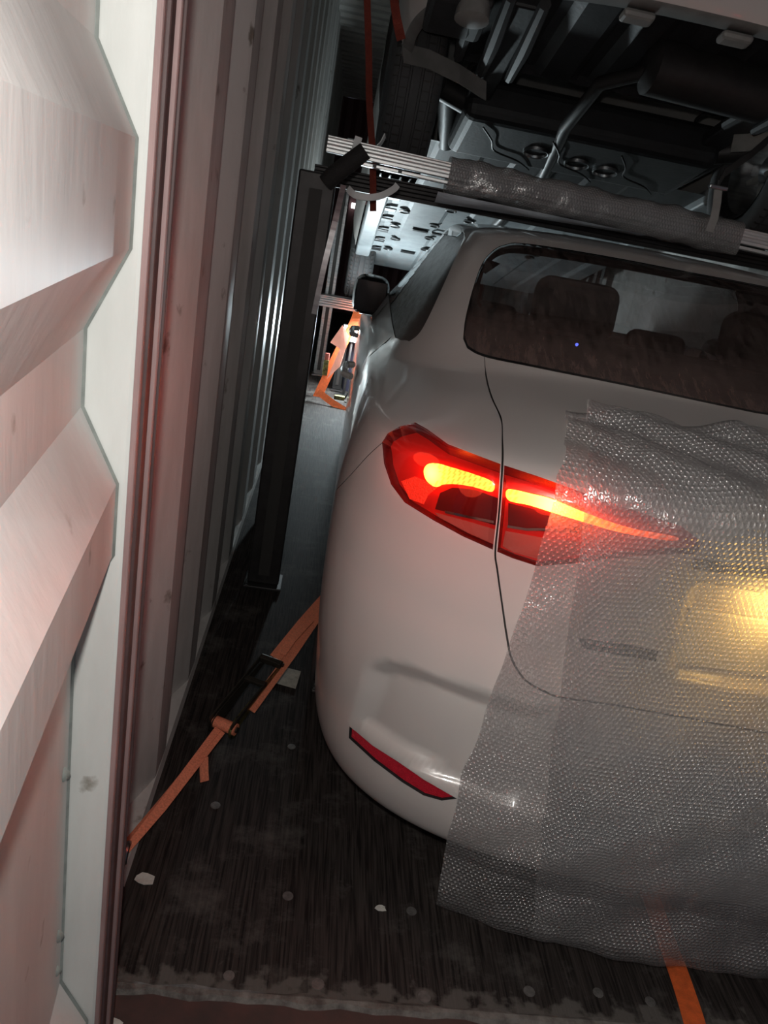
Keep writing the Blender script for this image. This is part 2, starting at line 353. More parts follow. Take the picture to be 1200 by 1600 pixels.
side_wall('wall_right', WX1, -1, 1.24, 'grey corrugated steel container wall on the far side of the car')
# far end wall
P = []; x = WX0-.05; k = 0
while x < WX1+.1:
    P += [(x, 0), (x+.07, 0), (x+.13, .04), (x+.2, .04)]; x += .27
v = []; f = []
for (x, ins) in P: v += [(x, WYF+ins, -.02), (x, WYF+ins, CEIL)]
for i in range(len(P)-1): f.append((2*i, 2*i+2, 2*i+3, 2*i+1))
struct(MB().add(v, f).build('wall_front', M_maroon), 'dark maroon corrugated end wall of the container')
# ceiling with transverse folds
P = []; y = 1.0
while y < WYF: P += [(y, 0), (y+.09, 0), (y+.11, .022), (y+.20, .022)]; y += .22
v = []; f = []
for (y, ins) in P: v += [(WX0-.06, y, CEIL+ins), (WX1+.06, y, CEIL+ins)]
for i in range(len(P)-1): f.append((2*i, 2*i+1, 2*i+3, 2*i+2))
struct(MB().add(v, f).build('ceiling', M_ceil), 'grey corrugated container roof')
# bottom rail at the foot of the left wall: a folded steel angle
MB().add([(WX0-.04, 1.24, .022), (WX0+.004, 1.24, .022), (WX0+.010, 1.24, .0), (WX0-.04, WYF, .022), (WX0+.004, WYF, .022), (WX0+.010, WYF, .0)],
         [(0, 1, 4, 3), (1, 2, 5, 4), (0, 2, 1), (3, 4, 5)]).build('baseboard_left', M_wall)
struct(bpy.data.objects['baseboard_left'], 'grey steel rail along the foot of the corrugated wall')
# corner post and its inner flange (rear frame of the container)
for X, s, nm in ((WX0, 1, 'trim_2'), (WX1, -1, 'trim_3')):
    m = MB(); prof = [(X-s*.09, .99), (X-s*.012, .99), (X-s*.012, 1.055), (X+s*.004, 1.06), (X+s*.004, 1.095), (X-s*.02, 1.10), (X-s*.02, 1.125), (X, 1.135), (X, 1.26), (X-s*.09, 1.26)]
    v = [(x, y, -.02) for x, y in prof]+[(x, y, CEIL) for x, y in prof]; k = len(prof)
    m.add(v, [(i, (i+1) % k, k+(i+1) % k, k+i) for i in range(k)])
    struct(m.build(nm, M_post, bevel=.003), 'grey steel corner post of the container beside the open door' if s == 1 else 'grey steel corner post on the far side')
MB().box((WX0-.1, .99, CEIL), (WX1+.1, 1.2, CEIL+.12)).build('trim_4', M_post); struct(bpy.data.objects['trim_4'], 'steel door header above the container opening')

# ------------------------------------------------------------------ the opened door leaf on the left
ang = math.radians(6.3)
door = empty('door_1', (-.259, .85, 0)); struct(door, 'white horizontally corrugated container door standing open'); 
# local frame: +x = inwards face normal, -y = along the leaf towards the free edge
door.rotation_euler = (0, 0, -0.0)
prof = []   # (z, proud)  ribs of the leaf
per = .36
edges = [(1.504, 0), (1.425, .042), (1.322, .042), (1.233, 0), (1.145, 0), (1.06, .042), (.97, .042), (.885, 0)]
zz = [(2.62, 0)]
for base in (1.08, .72, .36): pass
rows = [(2.583, 0), (2.495, .042), (2.40, .042), (2.31, 0), (2.224, 0), (2.14, .042), (2.04, .042), (1.95, 0), (1.864, 0), (1.78, .042), (1.68, .042), (1.60, 0)]+edges+[(.239, 0), (.155, .042), (.05, .042), (-.02, 0)]
rows = [(2.66, 0)]+rows+[(-.10, 0)]
LEAF = 1.12
def leaf(y, px, z):   # leaf runs towards -y and swings inwards by ang
    return (px*math.cos(ang)+(-y)*math.sin(ang), y*math.cos(ang)+px*math.sin(ang), z)
v = []; f = []
for (z, p) in rows: v += [leaf(0, p, z), leaf(-LEAF, p, z)]
for i in range(len(rows)-1): f.append((2*i, 2*i+1, 2*i+3, 2*i+2))
pn = MB().add(v, f).build('panel', M_door, door); sm = pn.modifiers.new('solid', 'SOLIDIFY'); sm.thickness = .003; bv = pn.modifiers.new('bevel', 'BEVEL'); bv.width = .012; bv.segments = 3
# hinge-side frame tube, its broad inner cheek faces the leaf
fr = MB().box((-.04, 0, -.12), (.058, .05, 2.68)).build('hinge_frame', M_doorframe, door, bevel=.005)
# bead of sealant where the leaf is welded to the frame
bd = MB(); bd.tube([(p+.0015, -.002, z) for z, p in rows], .0048, 6); bd.build('sealant_bead', M_sealant, door, True)
MB().box((-.05, -LEAF-.05, -.12), (.03, -LEAF, 2.68)).build('free_edge_frame', M_doorframe, door, bevel=.005)
bpy.data.objects['free_edge_frame'].matrix_local = Matrix.Rotation(ang, 4, 'Z')
# rubber gasket: lips running the height of the frame edge
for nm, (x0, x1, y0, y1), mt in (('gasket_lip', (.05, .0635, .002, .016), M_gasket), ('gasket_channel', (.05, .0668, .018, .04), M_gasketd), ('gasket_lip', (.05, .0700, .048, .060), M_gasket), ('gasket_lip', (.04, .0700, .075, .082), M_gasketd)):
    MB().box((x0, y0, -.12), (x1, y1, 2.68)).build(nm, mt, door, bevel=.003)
for z, r in ((.66, .012), (.37, .012), (.30, .010)):
    MB().lathe([(0, r), (-.006, r*.8), (-.009, r*.3), (-.0095, 0.0005)], (.003, -.03, z), 'y', 12).build('weld_blob', M_sealant, door, True)
MB().lathe([(0, .012), (.006, .010), (.009, .004), (.0095, .0005)], (.03, -.33, .32), 'x', 14).build('rivet', M_doorframe, door, True)


# ================================================================== THE CAR: one continuous surface of stacked rings
CX, CY0 = 0.955, 1.10
YAW = -0.033                                         # the car stands slightly askew in the container
RCAR = np.array([[math.cos(YAW), -math.sin(YAW), 0], [math.sin(YAW), math.cos(YAW), 0], [0, 0, 1.0]])
PIV = np.array([-.86, .3, 0.0])                      # kept in place: the near rear corner
ORG = np.array([CX, CY0, 0.0])+PIV-RCAR@PIV
def to_world(p): return np.asarray(p)@RCAR.T+ORG
# level: rear y, rear z, half width, side z, rear corner depth, exponent, front y, front z
LV = np.array([
 [.150, .205, .790, .200, .50, 2.7, 4.45, .20],
 [.060, .235, .838, .225, .55, 2.7, 4.55, .24],
 [.018, .310, .866, .300, .58, 2.7, 4.60, .32],
 [.000, .440, .880, .430, .60, 2.7, 4.63, .42],
 [.000, .570, .890, .560, .60, 2.7, 4.64, .52],
 [.020, .660, .893, .680, .60, 2.7, 4.63, .60],
 [.045, .740, .893, .770, .60, 2.7, 4.60, .66],
 [.055, .850, .886, .860, .58, 2.6, 4.55, .71],
 [.050, .950, .870, .940, .56, 2.6, 4.47, .75],
 [.045, 1.015, .852, .985, .55, 2.6, 4.35, .79],
 [.070, 1.052, .838, 1.002, .54, 2.6, 4.15, .84],
 [.140, 1.075, .826, 1.012, .54, 2.6, 3.90, .89],
 [.350, 1.108, .814, 1.024, .55, 2.6, 3.62, .95],
 [.550, 1.135, .800, 1.040, .58, 2.6, 3.42, 1.00],
 [.830, 1.265, .715, 1.200, .46, 2.6, 3.06, 1.19],
 [1.120, 1.392, .620, 1.365, .32, 2.8, 2.75, 1.37],
 [1.260, 1.424, .580, 1.405, .30, 2.8, 2.60, 1.415],
 [1.550, 1.443, .430, 1.432, .28, 2.6, 2.45, 1.438],
 [1.950, 1.450, .060, 1.449, .10, 2.2, 2.20, 1.449]])
NL = len(LV)
_m = np.zeros_like(LV)                              # monotone-ish tangents
_d = np.diff(LV, axis=0)
_m[1:-1] = np.where(_d[:-1]*_d[1:] > 0, 2*_d[:-1]*_d[1:]/(_d[:-1]+_d[1:]+1e-12), 0); _m[0] = _d[0]; _m[-1] = _d[-1]
_m[:, 0] = np.gradient(LV[:, 0]); _m[0, 0] = _d[0, 0]
def level(v):
    v = np.clip(np.asarray(v, float), 0, NL-1); i = np.minimum(v.astype(int), NL-2); t = (v-i)[..., None]
    a, b = LV[i], LV[i+1]; ma, mb = _m[i], _m[i+1]
    return a*(2*t**3-3*t**2+1)+ma*(t**3-2*t**2+t)+b*(-2*t**3+3*t**2)+mb*(t**3-t**2)
def base_surf(s, v):
    """s 0..1 rear middle to left corner, 1..2 left side, 2..3 front; local x is negative on the left"""
    s = np.asarray(s, float); L = level(v); r, zc, a, zs, b, n, yf, zf = [L[..., k] for k in range(8)]
    t = np.clip(s, 0, 1)*math.pi/2; e = 2/n
    xr = a*np.sin(t)**e; yr = r+b*(1-np.cos(t)**e)
    bf = np.minimum(.75, (yf-r-b)*.45); u = np.clip(s-1, 0, 1)
    ys = (r+b)+(yf-bf-r-b)*u
    t2 = np.clip(s-2, 0, 1)*math.pi/2; xf = a*np.cos(t2)**.8; yfr = yf-bf+bf*np.sin(t2)**.8
    x = np.where(s <= 1, xr, np.where(s <= 2, a, xf)); y = np.where(s <= 1, yr, np.where(s <= 2, ys, yfr))
    wside = np.where(s <= 1, np.clip(xr/np.maximum(a, 1e-6), 0, 1)**3.2, 1.0)
    z = zc+(zs-zc)*wside
    wf = np.clip((s-1)/2, 0, 1); wf = wf*wf*(3-2*wf)
    z = np.where(s > 1, zs+(zf-zs)*wf, z)
    return np.stack([-x, y, z], -1)
# dense grid to cast onto
SG = np.concatenate([np.linspace(0, 1, 90), np.linspace(1, 2, 50)[1:], np.linspace(2, 3, 30)[1:]]); VG = np.linspace(0, NL-1, (NL-1)*8+1)
_S, _V = np.meshgrid(SG, VG, indexing='ij'); _P = base_surf(_S, _V)
_F = []
_ns, _nv = len(SG), len(VG)
for i in range(_ns-1):
    for j in range(_nv-1):
        q = i*_nv+j; _F += [(q, q+1, q+_nv+1), (q, q+_nv+1, q+_nv)]
_PV = _P.reshape(-1, 3); _SV = np.stack([_S.ravel(), _V.ravel()], 1)
BVH = BVHTree.FromPolygons([tuple(p) for p in _PV], _F)
def cast(px, py):
    """where a sight line of the photograph meets the car's skin, in (s, v) of that skin"""
    d = RCAR.T@ray(px, py); o = RCAR.T@(CAM-ORG)
    h, nrm, fi, dist = BVH.ray_cast(Vector(o), Vector(d).normalized())
    if h is None: return None
    tri = _F[fi]; A, B, C = [_PV[k] for k in tri]; Pp = np.array(h)
    T = np.stack([B-A, C-A], 1); uvw, *_ = np.linalg.lstsq(T, Pp-A, rcond=None)
    return (1-uvw[0]-uvw[1])*_SV[tri[0]]+uvw[0]*_SV[tri[1]]+uvw[1]*_SV[tri[2]]
def cast_poly(pts, closed=True, step=6.0):
    out = []; n = len(pts)
    for i in range(n if closed else n-1):
        a = np.array(pts[i], float); b = np.array(pts[(i+1) % n], float); k = max(1, int(np.linalg.norm(b-a)/step))
        for j in range(k):
            c = cast(*(a+(b-a)*j/k))
            if c is not None: out.append(c)
    if not closed:
        c = cast(*pts[-1]); 
        if c is not None: out.append(c)
    return np.array(out)
def smooth_px(pts, closed=True, k=6):
    """Catmull-Rom through outline points"""
    p = np.array(pts, float); n = len(p); out = []
    for i in range(n if closed else n-1):
        g = (lambda j: p[j % n]) if closed else (lambda j: p[min(max(j, 0), n-1)])
        p0, p1, p2, p3 = g(i-1), g(i), g(i+1), g(i+2)
        for j in range(k):
            t = j/k; out.append(.5*((2*p1)+(-p0+p2)*t+(2*p0-5*p1+4*p2-p3)*t*t+(-p0+3*p1-3*p2+p3)*t**3))
    if not closed: out.append(p[-1])
    return out
def inpoly(P, poly):
    x, y = P[:, 0], P[:, 1]; c = np.zeros(len(P), bool); j = len(poly)-1
    for i in range(len(poly)):
        xi, yi = poly[i]; xj, yj = poly[j]
        m = ((yi > y) != (yj > y)); c ^= m & (x < (xj-xi)*(y-yi)/((yj-yi) if yj != yi else 1e-12)+xi); j = i
    return c
def polydist(P, poly, closed=True):
    d = np.full(len(P), 9e9); n = len(poly)
    for i in range(n if closed else n-1):
        a = poly[i]; b = poly[(i+1) % n]; ab = b-a; t = np.clip(((P-a)@ab)/(ab@ab+1e-12), 0, 1)
        d = np.minimum(d, np.linalg.norm(P-(a+t[:, None]*ab), axis=1))
    return d

# ---- outlines on the skin
PX_OUT = [(597, 691), (606, 677), (625, 666), (649, 660), (667, 670), (700, 694), (747, 712), (782, 725), (777, 800), (770, 859), (723, 838), (677, 813), (632, 785), (611, 757), (600, 724)]
PX_IN = [(788, 727), (840, 744), (887, 761), (980, 794), (1064, 822), (1098, 848), (1087, 866), (1036, 866), (960, 872), (900, 880), (840, 885), (800, 872), (777, 862), (783, 800)]
PX_REFL = [(546, 1135), (555, 1142), (582, 1165), (620, 1189), (662, 1218), (714, 1248), (690, 1251), (662, 1243), (628, 1222), (584, 1189), (545, 1153)]
PX_WIN = [(724, 530), (727, 500), (738, 455), (752, 415), (768, 394), (788, 383), (823, 381), (950, 401), (1090, 428)]
PX_WINB = [(1180, 645), (1060, 620), (950, 597), (850, 577), (775, 562), (745, 553), (730, 544)]
PX_LID = [(757, 556), (760, 590), (768, 620), (783, 655), (785, 690), (785, 727), (780, 800), (774, 861), (777, 890), (784, 940), (793, 1000), (800, 1030), (820, 1062), (850, 1080), (880, 1090), (1000, 1108), (1100, 1127), (1180, 1142)]
PX_SEAM = [(597, 692), (575, 712), (548, 742), (519, 772)]
PX_POCK = [(566, 1040), (585, 1029), (610, 1028), (650, 1040), (700, 1058), (760, 1078), (830, 1098), (880, 1110), (880, 1275), (800, 1268), (718, 1247), (662, 1215), (620, 1186), (582, 1162), (556, 1139), (545, 1130), (552, 1090)]
def to_sv(pts, closed=True, sm=True): return cast_poly(smooth_px(pts, closed) if sm else pts, closed)
def to_xz(sv):
    p = base_surf(sv[:, 0], sv[:, 1]); return p[:, [0, 2]]
SV_OUT = to_sv(PX_OUT, sm=False); SV_IN = to_sv(PX_IN, sm=False); SV_REFL = to_sv(PX_REFL, sm=False)
_w1 = to_sv(PX_WIN, False); _w2 = to_sv(PX_WINB, False)
SV_WIN = np.concatenate([_w1, [[0, _w1[-1, 1]]], [[0, _w2[0, 1]]], _w2])
_l = to_sv(PX_LID, False); LIDLINE = np.concatenate([_l, [[0, _l[-1, 1]]]])
SEAM = to_sv(PX_SEAM, False)
POCK_XZ = to_xz(to_sv(PX_POCK))
# side glass: traced rear end, then along the side to the windscreen pillar
def side_sv(y, z):
    d = (_P[..., 1]-y)**2+(_P[..., 2]-z)**2+np.where((_S > 2.6) | (np.abs(_P[..., 0]) < .52) | (_S < .55), 9, 0); i, j = np.unravel_index(np.argmin(d), d.shape)
    return np.array([SG[i], VG[j]])
def side_line(pts, step=.06):
    out = []
    for (y0, z0), (y1, z1) in zip(pts[:-1], pts[1:]):
        k = max(1, int(math.hypot(y1-y0, z1-z0)/step))
        for j in range(k): out.append((y0+(y1-y0)*j/k, z0+(z1-z0)*j/k))
    out.append(pts[-1])
    Y = np.array(out); res = []
    for y, z in Y:                                   # newton-free refinement: two local searches
        s, v = side_sv(y, z)
        for h in (.02, .004, .001):
            g = np.linspace(-4*h, 4*h, 9); gs, gv = np.meshgrid(s+g, v+g*4, indexing='ij'); p = base_surf(np.clip(gs, 0, 3), np.clip(gv, 0, NL-1))
            dd = (p[..., 1]-y)**2+(p[..., 2]-z)**2; i, j = np.unravel_index(np.argmin(dd), dd.shape); s, v = gs[i, j], gv[i, j]
        res.append((np.clip(s, 0, 3), np.clip(v, 0, NL-1)))
    return np.array(res)
_arch = lambda yc: [(yc+.345*math.cos(t), .30+.345*math.sin(t)) for t in np.linspace(math.pi*1.09, -.09*math.pi, 26)]
SV_ARCH = [side_line(_arch(yc)+[(yc+.335, .19), (yc-.335, .19)], .1) for yc in (1.02, 3.70)]
_q1 = to_sv([(640, 533), (652, 524), (662, 510), (678, 478), (702, 425), (718, 388), (725, 368), (722, 362)], False)
SV_SIDEWIN = np.concatenate([_q1, side_line([(1.72, 1.372), (2.35, 1.365), (2.62, 1.33), (2.90, 1.20), (3.10, 1.07), (2.9, 1.06), (1.5, 1.062), (1.22, 1.066)], .05)])

# ---- skin with its pressed-in features
PLATE_XZ = np.array([(-.275, .925), (.0, .925), (.0, .735), (-.245, .735), (-.262, .745)])
def disp(P):
    xz = P[:, [0, 2]]; rear = P[:, 1] < .45; d = np.zeros(len(P))
    i = inpoly(xz, POCK_XZ) & rear; q = polydist(xz, POCK_XZ)
    lower = np.clip((xz[:, 1]-.30)/.2, 0, 1)          # the shelf under the pocket is sharp, its upper lip soft
    wd = .020+.022*lower
    k = np.clip(q/wd, 0, 1); d = np.where(i, -.030*(k*k*(3-2*k)), d)
    i = inpoly(xz, PLATE_XZ) & rear; q = polydist(xz, PLATE_XZ[[1, 0]], False)
    q = np.minimum(polydist(xz, np.array([PLATE_XZ[1], PLATE_XZ[0], PLATE_XZ[4], PLATE_XZ[3], PLATE_XZ[2]]), False), q)
    k = np.clip(q/.02, 0, 1); d = np.where(i, -.035*(k*k*(3-2*k)), d)
    # shoulder crease above the rear wheel
    return d
def normals(s, v):
    e = 1e-3
    du = base_surf(np.clip(s+e, 0, 3), v)-base_surf(np.clip(s-e, 0, 3), v); dv = base_surf(s, np.clip(v+e, 0, NL-1))-base_surf(s, np.clip(v-e, 0, NL-1))
    n = np.cross(dv, du); l = np.linalg.norm(n, axis=-1, keepdims=True); n = n/np.maximum(l, 1e-12)
    c = np.array([0, 2.2, .6]); P = base_surf(s, v); flip = ((P-c)*n).sum(-1) < 0; n[flip] *= -1; return n
def skin(sv, off=0.0, use_disp=True):
    s, v = sv[:, 0], sv[:, 1]; P = base_surf(s, v); N = normals(s, v); N[np.abs(s) < 1e-6, 0] = 0
    o = off+(disp(P) if use_disp else 0); return P+N*(o[:, None] if np.ndim(o) else o)
def skin_normals(sv):
    e = 2e-3; s, v = sv[:, 0], sv[:, 1]
    a = skin(np.stack([np.clip(s+e, 0, 3), v], 1))-skin(np.stack([np.clip(s-e, 0, 3), v], 1)); b = skin(np.stack([s, np.clip(v+e*4, 0, NL-1)], 1))-skin(np.stack([s, np.clip(v-e*4, 0, NL-1)], 1))
    n = np.cross(b, a); n /= np.maximum(np.linalg.norm(n, axis=1, keepdims=True), 1e-12); N = normals(s, v); f = (n*N).sum(1) < 0; n[f] *= -1
    n[np.abs(s) < 1e-6, 0] = 0; n /= np.maximum(np.linalg.norm(n, axis=1, keepdims=True), 1e-9)
    return n
KS, KV = 1.6, .10                                   # metric of the (s, v) chart
def offset_line(line, w):
    """closed thin band around an open polyline, w metres half width on the skin"""
    P = base_surf(line[:, 0], line[:, 1]); Lc = line*[KS, KV]; t = np.gradient(Lc, axis=0); t /= np.linalg.norm(t, axis=1, keepdims=True)+1e-12
    nn = np.stack([-t[:, 1], t[:, 0]], 1); e = 1e-3
    Q = base_surf(np.clip(line[:, 0]+nn[:, 0]*e/KS, 0, 3), line[:, 1]+nn[:, 1]*e/KV); sc = e/np.maximum(np.linalg.norm(Q-P, axis=1), 1e-6)
    a = line+nn*(w*sc)[:, None]/[KS, KV]; b = line-nn*(w*sc)[:, None]/[KS, KV]
    r = np.concatenate([a, b[::-1]]); r[:, 0] = np.clip(r[:, 0], 0, 3); return r
SV_GAP = offset_line(LIDLINE, .0019)
SV_GAP2 = offset_line(SEAM, .0010)
LID_POLY = np.concatenate([LIDLINE, [[0, _w2[0, 1]+.0]], _w2[::1]])
# door shut lines on the visible flank
DOORL = [side_line([(1.33, 1.05), (1.42, .86), (1.52, .62), (1.58, .40), (1.60, .27)], .05), side_line([(2.32, 1.05), (2.31, .27)], .08)]
SV_DOOR = [offset_line(d, .003) for d in DOORL]
REGIONS = [('gap', SV_GAP), ('gap2', SV_GAP2), ('out', SV_OUT), ('in', SV_IN), ('refl', SV_REFL), ('win', SV_WIN), ('sidewin', SV_SIDEWIN), ('archr', SV_ARCH[0]), ('archf', SV_ARCH[1])]+[('gap3', d) for d in SV_DOOR]

def chart(ranges=None):
    gs = np.concatenate([np.linspace(0, 1, 84), np.linspace(1, 2, 46)[1:], np.linspace(2, 3, 22)[1:]]); gv = np.concatenate([np.linspace(0, 6, 44)[:-1], np.linspace(6, 11, 34)[:-1], np.linspace(11, NL-1, 40)])
    G = np.stack(np.meshgrid(gs, gv, indexing='ij'), -1).reshape(-1, 2)
    pts = [G]; edges = []; base = len(G)
    for nm, poly in REGIONS:
        k = len(poly); pts.append(poly); edges += [(base+i, base+(i+1) % k) for i in range(k)]; base += k
    A = np.concatenate(pts)*[KS, KV]
    co, ed, fa, *_ = delaunay_2d_cdt([Vector(p) for p in A], edges, [], 0, 1e-6)
    co = np.array([tuple(c) for c in co])/[KS, KV]; co[:, 0] = np.clip(co[:, 0], 0, 3); co[:, 1] = np.clip(co[:, 1], 0, NL-1)
    return co, np.array([tuple(q) for q in fa if len(q) == 3])
CO, FA = chart()
CEN = CO[FA].mean(1)
reg = np.full(len(FA), 'body', dtype=object)
_windscreen = (CEN[:, 0] > 2.12) & (CEN[:, 1] > 13.2) & (CEN[:, 1] < 15.2)
reg[_windscreen] = 'screen'
reg[inpoly(CEN, LID_POLY) & (CEN[:, 0] < 1)] = 'lid'
for nm, poly in REGIONS[::-1]: reg[inpoly(CEN, poly)] = nm

def patch(name, mask, mat, parent, off=0.0, mirror=True, thick=0.0, attr=None, uv=False, side=None, use_disp=True):
    """part cut from the skin; mirrored over the middle of the car. side='l'/'r' builds one flank only"""
    fa = FA[mask]; idx = np.unique(fa); remap = {int(k): i for i, k in enumerate(idx)}; sv = CO[idx]
    P = skin(sv, off, use_disp); N = skin_normals(sv); F = [[remap[int(k)] for k in q] for q in fa]
    n = len(P); verts, nor, faces, src = [], [], [], []
    def put(sx):
        b = len(verts)
        for p, q, s_ in zip(P, N, sv): verts.append((p[0]*sx, p[1], p[2])); nor.append((q[0]*sx, q[1], q[2])); src.append(s_)
        for a, b_, c in F: faces.append((b+a, b+c, b+b_) if sx > 0 else (b+a, b+b_, b+c))
    if side is None: put(1); put(-1) if mirror else None
    elif side == 'l': put(1)
    else: put(-1)
    me = bpy.data.meshes.new(name); me.from_pydata(verts, [], faces); me.update()
    # face orientation: outwards
    me.materials.append(mat); me.polygons.foreach_set('use_smooth', [True]*len(me.polygons))
    v0 = me.polygons[0].vertices[0]
    if Vector(nor[v0]).dot(me.polygons[0].normal) < 0: me.flip_normals()
    me.normals_split_custom_set_from_vertices(nor)
    if attr is not None:
        a = me.attributes.new('hot', 'FLOAT', 'POINT'); a.data.foreach_set('value', [attr(np.array(v)) for v in verts])
    o = link(bpy.data.objects.new(name, me), parent)
    if thick: m = o.modifiers.new('solid', 'SOLIDIFY'); m.thickness = thick; m.offset = -1
    return o
def flat_patch(name, poly, mat, parent, off, side='l', attr=None, grid=.012, bulge=0.0):
    """filled outline lying at a depth under / over the skin (poly in s, v)"""
    lo, hi = poly.min(0), poly.max(0); ns = max(3, int((hi[0]-lo[0])*1.4/grid)); nv = max(3, int((hi[1]-lo[1])*.1/grid))
    G = np.stack(np.meshgrid(np.linspace(lo[0], hi[0], ns), np.linspace(lo[1], hi[1], nv), indexing='ij'), -1).reshape(-1, 2); G = G[inpoly(G, poly)]
    k = len(poly); A = np.concatenate([poly, G])*[KS, KV]
    co, ed, fa, *_ = delaunay_2d_cdt([Vector(p) for p in A], [(i, (i+1) % k) for i in range(k)], [], 1, 1e-6)
    co = np.array([tuple(c) for c in co])/[KS, KV]; P = skin(co, off, False)
    if bulge:
        q = polydist(P, skin(poly, off, False)); N = normals(co[:, 0], co[:, 1]); P = P+N*(bulge*(1-np.exp(-q/.008)))[:, None]
    sx = 1 if side == 'l' else -1; P = P*[sx, 1, 1]
    o = obj(name, P, fa, mat, parent, True)
    if o.data.polygons and sum((Vector((0, 2.2, .6))-p.center).dot(p.normal)*p.area for p in o.data.polygons) > 0: o.data.flip_normals()
    if attr is not None:
        a = o.data.attributes.new('hot', 'FLOAT', 'POINT'); a.data.foreach_set('value', [attr(p*[sx, 1, 1]) for p in P])
    return o

car = empty('sedan_car', tuple(ORG), 'white sedan standing on the plywood floor with its rear lamps lit', 'car'); car.rotation_euler = (0, 0, YAW)
patch('body_shell', (reg == 'body'), M_paint, car, thick=.0)
patch('trunk_lid', (reg == 'lid'), M_paint, car)
for sd in 'lr':
    for nm in ('gap', 'gap2'): patch('panel_gap', reg == nm, M_gap, car, off=-.006, side=sd)
    for d in SV_DOOR: patch('panel_gap', (reg == 'gap3') & inpoly(CEN, d), M_gap, car, off=-.006, side=sd)
patch('rear_window', reg == 'win', M_rglass, car, off=-.003)
_cy = base_surf(CEN[:, 0], CEN[:, 1])[:, 1]; SWIN = reg == 'sidewin'
for sd in 'lr':
    patch('rear_side_window', SWIN & (_cy < 2.12), M_sglass, car, off=-.003, side=sd)
    patch('window_pillar', SWIN & (_cy >= 2.12) & (_cy < 2.22), M_trim, car, off=-.001, side=sd)
    patch('front_side_window', SWIN & (_cy >= 2.22), M_fglass, car, off=-.003, side=sd)
patch('windscreen', reg == 'screen', M_wglass, car, off=-.002)
# black ceramic border and rubber seal round the rear glass
def border(name, poly, wd, off, mat, parent, closed=True, side=None, lift=.0):
    P = skin(poly, off, False); c = P.mean(0); k = len(P); v = []; f = []; inner = []
    cen = poly.mean(0)
    for i in range(k):
        d = cen-poly[i]; L_ = np.linalg.norm(base_surf(*(poly[i]+d*.05))-base_surf(*poly[i]))/.05
        inner.append(poly[i]+d*min(.9, wd/max(L_, 1e-6)))
    Q = skin(np.array(inner), off, False)
    rngk = range(k) if closed else range(k-1)
    for sx in ((1, -1) if side is None else ((1,) if side == 'l' else (-1,))):
        b = len(v); v += [(p[0]*sx, p[1], p[2]) for p in P]+[(p[0]*sx, p[1], p[2]) for p in Q]
        f += [(b+i, b+(i+1) % k, b+k+(i+1) % k, b+k+i) for i in rngk]
    return obj(name, v, f, mat, parent, True)
_wl = np.concatenate([[[0, _w2[0, 1]]], _w2, _w1, [[0, _w1[-1, 1]]]])
def win_band(wd, off, mat, name):
    """band following the glass edge; width in metres towards the middle of the glass"""
    k = len(_wl); P0 = skin(_wl, off, False); t = np.gradient(_wl*[KS, KV], axis=0); t /= np.linalg.norm(t, axis=1, keepdims=True); nn = np.stack([-t[:, 1], t[:, 0]], 1)
    test = _wl+nn*.01/[KS, KV]
    if inpoly(test, SV_WIN).mean() < .5: nn = -nn
    nn = np.array([nn[max(0, i-3):i+4].mean(0) for i in range(k)])
    e = .002; Q = base_surf(np.clip(_wl[:, 0]+nn[:, 0]*e/KS, 0, 3), _wl[:, 1]+nn[:, 1]*e/KV); sc = e/np.maximum(np.linalg.norm(Q-base_surf(_wl[:, 0], _wl[:, 1]), axis=1), 1e-6)
    inn = _wl+nn*(wd*sc)[:, None]/[KS, KV]; inn[:, 0] = np.maximum(inn[:, 0], 0); inn[[0, -1], 0] = 0
    P1 = skin(inn, off, False); v = []; f = []
    for sx in (1, -1):
        b = len(v); v += [(p[0]*sx, p[1], p[2]) for p in P0]+[(p[0]*sx, p[1], p[2]) for p in P1]; f += [(b+i, b+i+1, b+k+i+1, b+k+i) for i in range(k-1)]
    return obj(name, v, f, mat, car, True)
win_band(.052, -.006, M_black, 'glass_border'); win_band(.009, .001, M_trim, 'window_seal')
